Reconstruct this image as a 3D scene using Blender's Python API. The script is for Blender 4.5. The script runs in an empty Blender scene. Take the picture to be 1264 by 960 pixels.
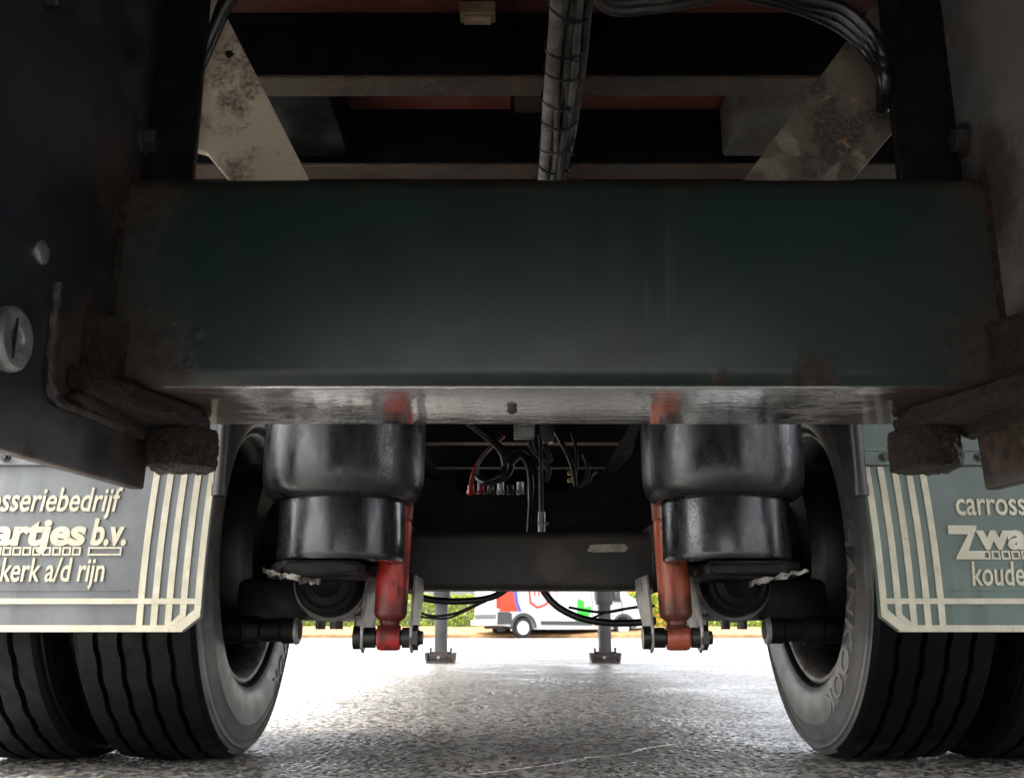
import bpy, bmesh, math, random
import numpy as np
from mathutils import Vector, Matrix, noise

random.seed(7)
R = math.radians
scene = bpy.context.scene
C = scene.collection

# ------------------------------------------------------------------ camera, sky, sun, exposure
cam_d = bpy.data.cameras.new('camera')
cam = bpy.data.objects.new('camera', cam_d); C.objects.link(cam)
cam.location = (0, 0, 0.285)
cam.rotation_euler = (R(90 + 14.1), 0, 0)
cam_d.sensor_width = 36.0
cam_d.lens = 1180 / 1264 * 36.0
cam_d.clip_start = 0.02
cam_d.clip_end = 2000
cam_d.dof.use_dof = True
cam_d.dof.focus_distance = 1.75
cam_d.dof.aperture_fstop = 12.0
scene.camera = cam

SUN_ELEV, SUN_AZ = R(58), R(250)          # high behind the clouds, left of the trailer and a little behind it
world = bpy.data.worlds.new('World'); scene.world = world
world.use_nodes = True
wn = world.node_tree.nodes; wl = world.node_tree.links
wn.clear()
sky = wn.new('ShaderNodeTexSky'); sky.sky_type = 'NISHITA'
sky.sun_disc = False
sky.sun_elevation = SUN_ELEV; sky.sun_rotation = SUN_AZ
sky.air_density = 1.0; sky.dust_density = 6.0; sky.ozone_density = 1.0
hsv = wn.new('ShaderNodeHueSaturation'); hsv.inputs['Saturation'].default_value = 0.22   # overcast: grey, not blue
bg = wn.new('ShaderNodeBackground'); bg.inputs['Strength'].default_value = 0.15
wo = wn.new('ShaderNodeOutputWorld')
wl.new(sky.outputs[0], hsv.inputs['Color']); wl.new(hsv.outputs[0], bg.inputs[0]); wl.new(bg.outputs[0], wo.inputs[0])

sun_d = bpy.data.lights.new('sun', 'SUN'); sun = bpy.data.objects.new('sun', sun_d); C.objects.link(sun)
sun_d.energy = 0.5; sun_d.angle = R(40); sun_d.color = (1.0, 0.96, 0.9)
sd = Vector((math.sin(SUN_AZ) * math.cos(SUN_ELEV), math.cos(SUN_AZ) * math.cos(SUN_ELEV), math.sin(SUN_ELEV)))
sun.rotation_euler = sd.to_track_quat('Z', 'Y').to_euler()

vs = scene.view_settings
vs.view_transform = 'Standard'; vs.look = 'None'; vs.gamma = 1.0; vs.use_curve_mapping = False
vs.exposure = 2.78
scene.cycles.use_denoising = True
scene.cycles.adaptive_threshold = 0.006
scene.cycles.max_bounces = 6
scene.cycles.diffuse_bounces = 3
scene.cycles.glossy_bounces = 4
scene.cycles.sample_clamp_indirect = 8

# ------------------------------------------------------------------ mesh helpers
class MB:
    def __init__(s): s.v = []; s.f = []
    def add(s, vs_, fs_):
        o = len(s.v); s.v += [tuple(x) for x in vs_]; s.f += [tuple(i + o for i in f) for f in fs_]; return s
    def box(s, x0, x1, y0, y1, z0, z1):
        return s.add([(x0,y0,z0),(x1,y0,z0),(x1,y1,z0),(x0,y1,z0),(x0,y0,z1),(x1,y0,z1),(x1,y1,z1),(x0,y1,z1)],
                     [(0,3,2,1),(4,5,6,7),(0,1,5,4),(1,2,6,5),(2,3,7,6),(3,0,4,7)])
    def prism(s, poly, axis, a, b):
        """poly: 2D points; axis the extrusion axis; a, b its range"""
        def P(p, t):
            return {'x': (t, p[0], p[1]), 'y': (p[0], t, p[1]), 'z': (p[0], p[1], t)}[axis]
        n = len(poly)
        return s.add([P(p, a) for p in poly] + [P(p, b) for p in poly],
                     [tuple(range(n))[::-1], tuple(range(n, 2*n))] + [(i, (i+1) % n, (i+1) % n + n, i + n) for i in range(n)])
    def tube(s, pts, r, n=8, closed=False, caps=True, wob=0.0, seed=0):
        pts = [Vector(p) for p in pts]; m = len(pts)
        rr = r if isinstance(r, (list, tuple)) else [r] * m
        up = None; rings = []
        for i, p in enumerate(pts):
            a = pts[(i-1) % m] if (closed or i > 0) else p
            b = pts[(i+1) % m] if (closed or i < m-1) else p
            t = (b - a).normalized()
            if up is None:
                up = Vector((0,0,1)) if abs(t.z) < .9 else Vector((1,0,0))
            n1 = (up - t * up.dot(t)).normalized(); up = n1; n2 = t.cross(n1)
            ring = []
            for k in range(n):
                q = 2*math.pi*k/n
                w = 1.0
                if wob: w = 1 + wob * noise.noise(Vector((p.x*90 + seed, p.y*90, p.z*90 + k*1.7)))
                ring.append(p + (n1*math.cos(q) + n2*math.sin(q)) * rr[i] * w)
            rings.append(ring)
        vv = [v for ring in rings for v in ring]; ff = []
        for i in range(m if closed else m-1):
            j = (i+1) % m
            for k in range(n):
                l = (k+1) % n
                ff.append((i*n+k, i*n+l, j*n+l, j*n+k))
        if caps and not closed:
            ff.append(tuple(range(n))[::-1]); ff.append(tuple((m-1)*n + k for k in range(n)))
        return s.add(vv, ff)
    def cyl(s, a, b, r0, r1=None, n=24):
        return s.tube([a, b], [r0, r0 if r1 is None else r1], n)
    def lathe(s, prof, axis, centre=(0,0,0), n=48, closed=False):
        """prof: (t along axis, radius)"""
        c = Vector(centre); m = len(prof); vv = []
        for k in range(n):
            q = 2*math.pi*k/n; ca, sa = math.cos(q), math.sin(q)
            for t, r in prof:
                vv.append(c + Vector({'x': (t, r*ca, r*sa), 'y': (r*ca, t, r*sa), 'z': (r*ca, r*sa, t)}[axis]))
        ff = []
        for k in range(n):
            l = (k+1) % n
            for i in range(m if closed else m-1):
                j = (i+1) % m
                ff.append((k*m+i, k*m+j, l*m+j, l*m+i))
        return s.add(vv, ff)
    def build(s, name, m, parent=None, smooth=35, bevel=0, segs=2, fn=None, loc=None, sub=0, weld=False):
        me = bpy.data.meshes.new(name); me.from_pydata([tuple(v) for v in s.v], [], s.f)
        bm = bmesh.new(); bm.from_mesh(me)
        if weld: bmesh.ops.remove_doubles(bm, verts=bm.verts, dist=1e-6)
        bmesh.ops.recalc_face_normals(bm, faces=bm.faces)
        if bevel:
            es = [e for e in bm.edges if len(e.link_faces) == 2 and e.calc_face_angle(0) > R(30)]
            bmesh.ops.bevel(bm, geom=es, offset=bevel, segments=segs, affect='EDGES', profile=0.5, clamp_overlap=True)
        if sub:
            bmesh.ops.triangulate(bm, faces=[f for f in bm.faces if len(f.verts) > 4])
            for _ in range(sub):
                bmesh.ops.subdivide_edges(bm, edges=bm.edges[:], cuts=1, use_grid_fill=True)
        if fn:
            bm.normal_update()
            nn = [(v, fn(v.co, v.normal)) for v in bm.verts]
            for v, p in nn: v.co = p
        bm.to_mesh(me); bm.free()
        if smooth:
            for p in me.polygons: p.use_smooth = True
            me.set_sharp_from_angle(angle=R(smooth))
        o = bpy.data.objects.new(name, me)
        if isinstance(m, (list, tuple)):
            for x in m: me.materials.append(x)
        else: me.materials.append(m)
        C.objects.link(o)
        if parent is not None: o.parent = parent
        if loc is not None: o.location = loc
        return o

def empty(name, loc=(0,0,0), parent=None, rz=0):
    o = bpy.data.objects.new(name, None); C.objects.link(o); o.location = loc; o.rotation_euler = (0, 0, rz)
    o.empty_display_size = .1
    if parent is not None: o.parent = parent
    return o
def tag(o, label=None, cat=None, group=None, kind=None):
    if label: o['label'] = label
    if cat: o['category'] = cat
    if group: o['group'] = group
    if kind: o['kind'] = kind
    return o
def copy_tree(o, parent=None):
    c = o.copy(); C.objects.link(c); c.parent = parent
    for ch in [x for x in bpy.data.objects if x.parent is o]: copy_tree(ch, c)
    return c
def smooth_path(pts, n=10):
    """Catmull-Rom through pts"""
    P = [Vector(p) for p in pts]; P = [P[0]*2 - P[1]] + P + [P[-1]*2 - P[-2]]; out = []
    for i in range(1, len(P)-2):
        for k in range(n):
            t = k/n
            a, b, c, d = P[i-1], P[i], P[i+1], P[i+2]
            out.append(.5*((2*b) + (c-a)*t + (2*a-5*b+4*c-d)*t*t + (3*b-a-3*c+d)*t**3))
    out.append(P[-2]); return out
def lumpy(amp, sc, seed=0):
    def f(co, no):
        return co + no * (amp * noise.fractal(co*sc + Vector((seed,)*3), .8, 2.1, 4))
    return f

# ------------------------------------------------------------------ materials
class NT:
    def __init__(s, name):
        s.m = bpy.data.materials.new(name); s.m.use_nodes = True
        s.n = s.m.node_tree.nodes; s.l = s.m.node_tree.links
        s.b = s.n['Principled BSDF']; s.tc = s.n.new('ShaderNodeTexCoord'); s.co = s.tc.outputs['Object']
    def link(s, a, b): s.l.new(a, b)
    def inp(s, sock, v):
        if hasattr(v, 'is_linked') or isinstance(v, bpy.types.NodeSocket): s.l.new(v, sock)
        else: sock.default_value = v
    def math(s, op, a, b=0.0, c=0.0, clamp=False):
        n = s.n.new('ShaderNodeMath'); n.operation = op; n.use_clamp = clamp
        s.inp(n.inputs[0], a); s.inp(n.inputs[1], b); s.inp(n.inputs[2], c); return n.outputs[0]
    def mapping(s, scale=(1,1,1), loc=(0,0,0)):
        n = s.n.new('ShaderNodeMapping'); n.inputs['Scale'].default_value = scale; n.inputs['Location'].default_value = loc
        s.l.new(s.co, n.inputs[0]); return n.outputs[0]
    def noise(s, scale, detail=4, rough=.55, stretch=(1,1,1), seed=0, dist=0):
        n = s.n.new('ShaderNodeTexNoise'); n.inputs['Scale'].default_value = scale; n.inputs['Detail'].default_value = min(detail, 5)
        n.inputs['Roughness'].default_value = rough; n.inputs['Distortion'].default_value = dist
        s.l.new(s.mapping(stretch, (seed*3.1, seed*1.7, seed*2.3)), n.inputs['Vector']); return n.outputs['Fac']
    def voro(s, scale, feature='F1', stretch=(1,1,1), out='Distance', rnd=1.0):
        n = s.n.new('ShaderNodeTexVoronoi'); n.feature = feature; n.inputs['Scale'].default_value = scale
        n.inputs['Randomness'].default_value = rnd
        s.l.new(s.mapping(stretch), n.inputs['Vector']); return n.outputs[out]
    def ramp(s, fac, lo, hi, a=0.0, b=1.0):
        n = s.n.new('ShaderNodeMapRange'); n.interpolation_type = 'SMOOTHSTEP'
        s.inp(n.inputs['Value'], fac); n.inputs['From Min'].default_value = lo; n.inputs['From Max'].default_value = hi
        n.inputs['To Min'].default_value = a; n.inputs['To Max'].default_value = b; return n.outputs[0]
    def mix(s, fac, a, b):
        n = s.n.new('ShaderNodeMix'); n.data_type = 'RGBA'
        s.inp(n.inputs[0], fac)
        for sk, v in ((n.inputs[6], a), (n.inputs[7], b)):
            if isinstance(v, bpy.types.NodeSocket): s.l.new(v, sk)
            else: sk.default_value = (*v, 1)
        return n.outputs[2]
    def fmix(s, fac, a, b):
        n = s.n.new('ShaderNodeMix'); n.data_type = 'FLOAT'
        s.inp(n.inputs[0], fac); s.inp(n.inputs[2], a); s.inp(n.inputs[3], b); return n.outputs[0]
    def blob(s, centre, radius, wob=.6, nscale=25, soft=.25, scale=(1,1,1)):
        """1 inside a ragged blob round centre (object space)"""
        mp = s.n.new('ShaderNodeMapping'); mp.vector_type = 'POINT'
        mp.inputs['Location'].default_value = tuple(-c*k for c, k in zip(centre, scale)); mp.inputs['Scale'].default_value = scale
        s.l.new(s.co, mp.inputs[0])
        ln = s.n.new('ShaderNodeVectorMath'); ln.operation = 'LENGTH'; s.l.new(mp.outputs[0], ln.inputs[0])
        d = s.math('DIVIDE', ln.outputs['Value'], radius)
        nz = s.math('MULTIPLY', s.math('SUBTRACT', s.noise(nscale, 5, .6, seed=int(radius*1000) % 17), .5), wob*2)
        return s.ramp(s.math('ADD', d, nz), 1-soft, 1+soft, 1.0, 0.0)
    def bump(s, h, strength=.3, dist=.002, prev=None):
        n = s.n.new('ShaderNodeBump'); n.inputs['Strength'].default_value = strength; n.inputs['Distance'].default_value = dist
        s.l.new(h, n.inputs['Height'])
        if prev is not None: s.l.new(prev, n.inputs['Normal'])
        return n.outputs[0]
    def done(s, col, rough, metal=0.0, normal=None, spec=.5, coat=0.0):
        b = s.b
        if isinstance(col, bpy.types.NodeSocket): s.l.new(col, b.inputs['Base Color'])
        else: b.inputs['Base Color'].default_value = (*col, 1)
        s.inp(b.inputs['Roughness'], rough); s.inp(b.inputs['Metallic'], metal); s.inp(b.inputs['Specular IOR Level'], spec)
        s.inp(b.inputs['Coat Weight'], coat); b.inputs['Coat Roughness'].default_value = .06
        if normal is not None: s.l.new(normal, b.inputs['Normal'])
        return s.m

def simple(name, col, rough=.5, metal=0.0, var=.35, vs_=14, dirt=None, dirt_amt=.5, bump=.15, bs=120, bd=.001, spec=.5, seed=0, stretch=(1,1,1), coat=0):
    t = NT(name)
    n1 = t.noise(vs_, 5, .6, stretch, seed)
    c = t.mix(t.ramp(n1, .3, .7), tuple(x*(1-var) for x in col), tuple(min(1, x*(1+var)) for x in col))
    r = t.ramp(t.noise(vs_*2.3, 4, .6, stretch, seed+1), .25, .75, max(.03, rough*.75), min(1, rough*1.3))
    if dirt:
        msk = t.ramp(t.noise(vs_*.6, 7, .65, stretch, seed+2), 1-dirt_amt-.12, 1-dirt_amt+.12)
        c = t.mix(msk, c, dirt); r = t.fmix(msk, r, .8)
    nm = t.bump(t.noise(bs, 4, .6, stretch, seed+3), bump, bd) if bump else None
    return t.done(c, r, metal, nm, spec, coat)

RUST = (.085, .042, .022); RUST_D = (.02, .013, .010); DUST = (.12, .1, .075)

def rusty(name, base, amt=.5, rough=.6, seed=0, bump=.6, bd=.003, base_rough=.4, sc=18):
    t = NT(name)
    big = t.ramp(t.noise(sc*.3, 4, .6, seed=seed+11), .35, .65)
    m1 = t.ramp(t.noise(sc, 8, .68, seed=seed), 1-amt-.14, 1-amt+.1)
    rc = t.mix(t.ramp(t.noise(sc*3, 6, .7, seed=seed+1), .35, .68), RUST_D, RUST)
    c = t.mix(m1, t.mix(big, tuple(x*.6 for x in base), tuple(x*1.5 for x in base)), rc)
    h = t.math('ADD', t.noise(sc*5, 6, .7, seed=seed+2), t.math('MULTIPLY', m1, .6))
    return t.done(c, t.fmix(m1, base_rough, rough), 0, t.bump(h, bump, bd))

def mat_beam():
    t = NT('beam_green_paint')
    big = t.noise(3.2, 4, .5, seed=2)
    c = t.mix(t.ramp(big, .35, .7), (.006, .0145, .012), (.010, .026, .020))
    # dust film, streaks, small chips
    film = t.ramp(t.noise(9, 7, .7, (1, 1, .25), 4), .5, .8, 0, .5)
    c = t.mix(film, c, (.012, .016, .0135))
    chips = t.ramp(t.voro(46), .035, .055, 1, 0)
    chipsel = t.ramp(t.noise(8, 2, .5, seed=9), .52, .58)
    c = t.mix(t.math('MULTIPLY', chips, chipsel), c, (.10, .09, .075))
    scr = t.ramp(t.noise(60, 3, .5, (1, 1, .06), 15), .70, .74, 0, .5)
    c = t.mix(scr, c, (.03, .036, .032))
    specks = t.math('MULTIPLY', t.ramp(t.voro(85), .05, .10, 1, 0), t.ramp(t.noise(14, 3, .6, seed=19), .53, .60))
    c = t.mix(specks, c, (.09, .085, .075))
    smear = t.ramp(t.noise(5, 5, .7, (1, 1, .5), 31), .52, .72, 0, .6)
    c = t.mix(smear, c, (.021, .026, .022))
    # grime at the ends and along the top edge, rust at the corners and below right of the middle
    sx = t.n.new('ShaderNodeSeparateXYZ'); t.l.new(t.co, sx.inputs[0])
    ax = t.math('ABSOLUTE', sx.outputs['X'])
    ends = t.ramp(t.math('ADD', ax, t.math('MULTIPLY', t.math('SUBTRACT', t.noise(14, 7, .7, seed=5), .5), .25)), .43, .53)
    c = t.mix(t.math('MULTIPLY', ends, .6), c, (.016, .0125, .010))
    top = t.ramp(t.math('ADD', sx.outputs['Z'], t.math('MULTIPLY', t.math('SUBTRACT', t.noise(22, 7, .7, seed=6), .5), .10)), .795, .84)
    c = t.mix(t.math('MULTIPLY', top, .75), c, (.016, .012, .009))
    rust = t.mix(t.ramp(t.noise(60, 6, .7, seed=7), .35, .65), (.011, .008, .0065), (.038, .022, .014))
    msk = t.blob((.315, 1.1, .572), .027, .8, 60, .6)
    for ctr, rad in (((-.495, 1.1, .61), .05), ((-.515, 1.1, .80), .05), ((.53, 1.1, .61), .05), ((.53, 1.1, .83), .03), ((-.46, 1.1, .575), .03), ((.205, 1.1, .572), .010), ((-.42, 1.1, .63), .006)):
        msk = t.math('MAXIMUM', msk, t.math('MULTIPLY', t.blob(ctr, rad, .8, 70, .6), .85))
    c = t.mix(msk, c, rust)
    r = t.math('ADD', t.ramp(t.noise(16, 6, .65, seed=8), .3, .7, .30, .36), t.math('MULTIPLY', t.math('MAXIMUM', t.math('MAXIMUM', ends, msk), t.math('MULTIPLY', film, .4)), .45))
    nm = t.bump(t.noise(260, 3, .6), .08, .0006)
    nm = t.bump(msk, .5, .002, nm)
    return t.done(c, r, 0, nm, .42)

def mat_beam_under():
    t = NT('wet_beam_underside')
    sx = t.n.new('ShaderNodeSeparateXYZ'); t.l.new(t.co, sx.inputs[0])
    ax = t.math('ABSOLUTE', sx.outputs['X'])
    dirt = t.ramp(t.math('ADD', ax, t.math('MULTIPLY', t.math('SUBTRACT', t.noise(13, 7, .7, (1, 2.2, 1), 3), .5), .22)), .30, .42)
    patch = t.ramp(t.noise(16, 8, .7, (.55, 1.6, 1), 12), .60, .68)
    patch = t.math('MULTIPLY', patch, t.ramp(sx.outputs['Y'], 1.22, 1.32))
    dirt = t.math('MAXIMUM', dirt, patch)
    c = t.mix(dirt, (.95, .93, .91), t.mix(t.noise(50, 5, .7), (.018, .013, .010), (.05, .03, .019)))  # colour whitened in the middle to boost the ground reflection; dirt at the ends
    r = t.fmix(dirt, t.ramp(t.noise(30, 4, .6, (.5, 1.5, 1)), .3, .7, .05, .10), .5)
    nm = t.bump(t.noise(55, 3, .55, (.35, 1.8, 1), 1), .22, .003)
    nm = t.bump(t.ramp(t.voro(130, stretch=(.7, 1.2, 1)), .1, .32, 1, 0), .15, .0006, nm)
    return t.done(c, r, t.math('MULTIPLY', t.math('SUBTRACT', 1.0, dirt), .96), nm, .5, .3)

def mat_side_plate(name, tint, seed, gr=(.022, .0185, .015), low=0.0):
    t = NT(name)
    c = t.mix(t.ramp(t.noise(4, 5, .6, seed=seed), .3, .7), tuple(x*.7 for x in tint), tuple(x*1.3 for x in tint))
    sx = t.n.new('ShaderNodeSeparateXYZ'); t.l.new(t.co, sx.inputs[0])
    grime = t.ramp(t.noise(7, 8, .7, seed=seed+3), .48, .66)
    c = t.mix(t.math('MULTIPLY', grime, .75), c, gr)
    m = t.blob((0, 1.09, .81), .075, .8, 22, .4, (0, 1, 1))
    m = t.math('MAXIMUM', m, t.blob((0, 1.04, .58), .07, .8, 22, .4, (0, 1, 1)))
    m = t.math('MAXIMUM', m, t.blob((0, 1.22, .52), .08, .8, 22, .4, (0, 1, 1)))
    rust = t.mix(t.ramp(t.noise(70, 6, .7, seed=seed+5), .35, .65), (.012, .009, .007), (.045, .027, .017))
    c = t.mix(t.math('MULTIPLY', m, .9), c, rust)
    if low:
        lz = t.ramp(t.math('ADD', sx.outputs['Z'], t.math('MULTIPLY', t.noise(18, 5, .7, seed=seed+8), .08)), low, low+.05, 1, 0)
        c = t.mix(lz, c, t.mix(t.ramp(t.noise(45, 5, .7, seed=2), .4, .6), (.02, .016, .013), (.06, .04, .027)))
    edge = t.ramp(t.math('ADD', sx.outputs['Z'], t.math('MULTIPLY', t.noise(60, 5, .7, seed=1), .012)), .457, .475, 1, 0)
    c = t.mix(edge, c, (.05, .034, .024))
    r = t.fmix(t.math('MAXIMUM', grime, m), .36, .75)
    nm = t.bump(t.noise(190, 5, .65), .22, .001)
    nm = t.bump(t.noise(35, 7, .7, seed=8), .25, .003, nm)
    return t.done(c, r, 0, nm)

def mat_wet_rubber(name, col, rough=.2, cracks=True):
    t = NT(name)
    drops = t.ramp(t.voro(280), .08, .38, 1, 0)
    where = t.ramp(t.noise(9, 4, .6, seed=3), .45, .75)
    d = t.math('MULTIPLY', drops, where)
    streak = t.ramp(t.noise(38, 3, .5, (1, 1, .03), 5), .68, .71)
    c = t.mix(t.noise(20, 4), col, tuple(x*1.6 for x in col))
    dust = t.ramp(t.noise(9, 7, .7, (1, 1, .5), 7), .5, .75, 0, .3)
    c = t.mix(dust, c, tuple(.5*x + .018 for x in col))
    c = t.mix(streak, c, (.003, .003, .003))
    r = t.math('ADD', t.ramp(t.noise(24, 5, .6, (1, 1, .4), 2), .3, .7, rough*.6, rough*1.5), t.math('MULTIPLY', dust, .2))
    nm = t.bump(t.noise(170, 4, .6), .12, .001)
    nm = t.bump(d, .6, .0012, nm)
    nm = t.bump(t.noise(5, 2, .4, (1, 1, .5)), .05, .010, nm)
    return t.done(c, r, 0, nm, .6)

def mat_tyre():
    t = NT('tyre_rubber')
    c = t.mix(t.ramp(t.noise(12, 6, .65), .3, .75), (.0012, .0012, .0014), (.0035, .0035, .0038))
    spk = t.ramp(t.voro(34), .02, .035, 1, 0)
    c = t.mix(spk, c, (.2, .18, .15))
    nm = t.bump(t.noise(300, 4, .65), .25, .0012)
    return t.done(c, t.ramp(t.noise(30, 5, .6), .3, .7, .4, .65), 0, nm, .14)
def mat_sidewall_bounce_lit():
    t = NT('bounce_lit_sidewall_rubber')
    c = t.mix(t.ramp(t.noise(7, 6, .65), .35, .7), (.085, .082, .078), (.17, .163, .155))  # pale tone stands in for light bounced up from the ground
    nm = t.bump(t.noise(240, 4, .6), .12, .0008)
    return t.done(c, t.ramp(t.noise(20, 5, .6), .3, .7, .34, .5), 0, nm, .5)

def mat_asphalt(name, near):
    t = NT(name)
    cell = t.voro(74, out='Color'); sep = t.n.new('ShaderNodeSeparateColor'); t.l.new(cell, sep.inputs[0])
    c = t.mix(t.ramp(sep.outputs[0], .2, .95), (.085, .081, .075), (.40, .385, .355))
    c = t.mix(t.ramp(sep.outputs[1], .90, .93), c, (.42, .34, .23))
    st = t.ramp(t.noise(1.4, 5, .65, (1, .5, 1), 21), .56, .70, 0, .45)
    c = t.mix(st, c, (.05, .046, .04))
    spots = t.math('MULTIPLY', t.ramp(t.voro(2.3), .06, .10, 1, 0), .6)
    c = t.mix(spots, c, (.035, .033, .03))
    wet = t.ramp(t.noise(2.2, 5, .6, seed=6), .38, .64)
    nm = t.bump(t.noise(600, 2, .6), .25, .0012)
    if not near:
        nm = t.bump(t.ramp(t.voro(74), .0, .6, 1, 0), 1.0, .008, nm)
    r = t.fmix(wet, .42, .26)
    return t.done(c, r, 0, nm, .8)

def mat_flap(name, col):
    t = NT(name)
    c = t.mix(t.ramp(t.noise(5, 5, .6, seed=1), .3, .7), tuple(x*.75 for x in col), tuple(x*1.2 for x in col))
    drip = t.ramp(t.noise(26, 5, .6, (1, 1, .12), 4), .5, .72, 0, .45)
    c = t.mix(drip, c, tuple(x*.55 for x in col))
    spots = t.ramp(t.voro(60), .03, .06, 1, 0)
    c = t.mix(spots, c, tuple(min(1, x*2.2 + .03) for x in col))
    drops = t.math('MULTIPLY', t.ramp(t.voro(170), .1, .4, 1, 0), t.ramp(t.noise(9, 3, .5, seed=8), .52, .62))
    nm = t.bump(drops, .3, .001)
    nm = t.bump(t.noise(7, 3, .5), .2, .006, nm)
    return t.done(c, t.ramp(t.noise(15, 5, .6), .3, .7, .3, .42), 0, nm, .4)

def mat_cream():
    t = NT('cream_print')
    c = t.mix(t.ramp(t.noise(30, 6, .65), .35, .7), (.43, .40, .295), (.53, .50, .385))
    w = t.ramp(t.noise(90, 6, .7, seed=3), .62, .72)
    c = t.mix(w, c, (.22, .19, .13))
    return t.done(c, .5, 0, t.bump(t.noise(200, 4, .6), .2, .001))

def mat_brace(name, a, b, amt, seed, pale=0):
    t = NT(name)
    c = t.mix(t.ramp(t.noise(6, 6, .65, seed=seed), .35, .68), a, tuple(x*.82 for x in a))
    m = t.ramp(t.noise(8, 9, .72, seed=seed+4), 1-amt-.06, 1-amt+.06)
    grit = t.ramp(t.noise(160, 5, .7, seed=seed), .4, .6)
    c = t.mix(t.math('MULTIPLY', m, t.ramp(grit, 0, 1, .45, 1)), c, b)
    fl = t.ramp(t.noise(24, 8, .7, (1, 1, 1.6), seed+7), .62, .68)
    c = t.mix(fl, c, (.30, .17, .09))
    if pale:
        sx = t.n.new('ShaderNodeSeparateXYZ'); t.l.new(t.co, sx.inputs[0])
        pm = t.math('ADD', t.noise(13, 3, .5, seed=pale), t.ramp(sx.outputs['Z'], .9, 1.05, .02, -.22))
        c = t.mix(t.math('MULTIPLY', t.ramp(pm, .52, .58), t.ramp(grit, 0, 1, .55, 1)), c, (.24, .215, .17))
    return t.done(c, .75, 0, t.bump(t.noise(130, 6, .7), .5, .002))

def mat_shock(name, a, b_, grime, seed):
    t = NT(name)
    c = t.mix(t.ramp(t.noise(22, 5, .65, (1, 1, .3), seed), .3, .7), a, b_)
    st = t.ramp(t.noise(46, 4, .6, (1, 1, .10), seed+2), .52, .66)
    c = t.mix(t.math('MULTIPLY', st, .75), c, grime)
    m = t.ramp(t.noise(17, 5, .7, (1, 1, .6), seed+4), .55, .66)
    c = t.mix(t.math('MULTIPLY', m, .85), c, grime)
    ch = t.ramp(t.noise(75, 5, .7, seed=seed+9), .64, .69); c = t.mix(ch, c, (.03, .022, .018))
    low = t.blob((0, 2.08, .315), .045, .7, 40, .4, (0, 1, 1)); c = t.mix(t.math('MULTIPLY', low, .75), c, (.018, .012, .010))
    return t.done(c, t.fmix(t.math('MAXIMUM', m, st), .34, .65), 0, t.bump(t.noise(120, 5, .6), .3, .0015))

def mat_axle():
    t = NT('grimy_axle_steel')
    c = t.mix(t.ramp(t.noise(9, 6, .65), .3, .7), (.014, .012, .010), (.032, .027, .0215))
    m = t.blob((.055, 2.31, .445), .045, .8, 26, .35)
    c = t.mix(t.math('MULTIPLY', m, .7), c, (.06, .05, .04))
    return t.done(c, .55, 0, t.bump(t.noise(140, 6, .7), .4, .002))

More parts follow.
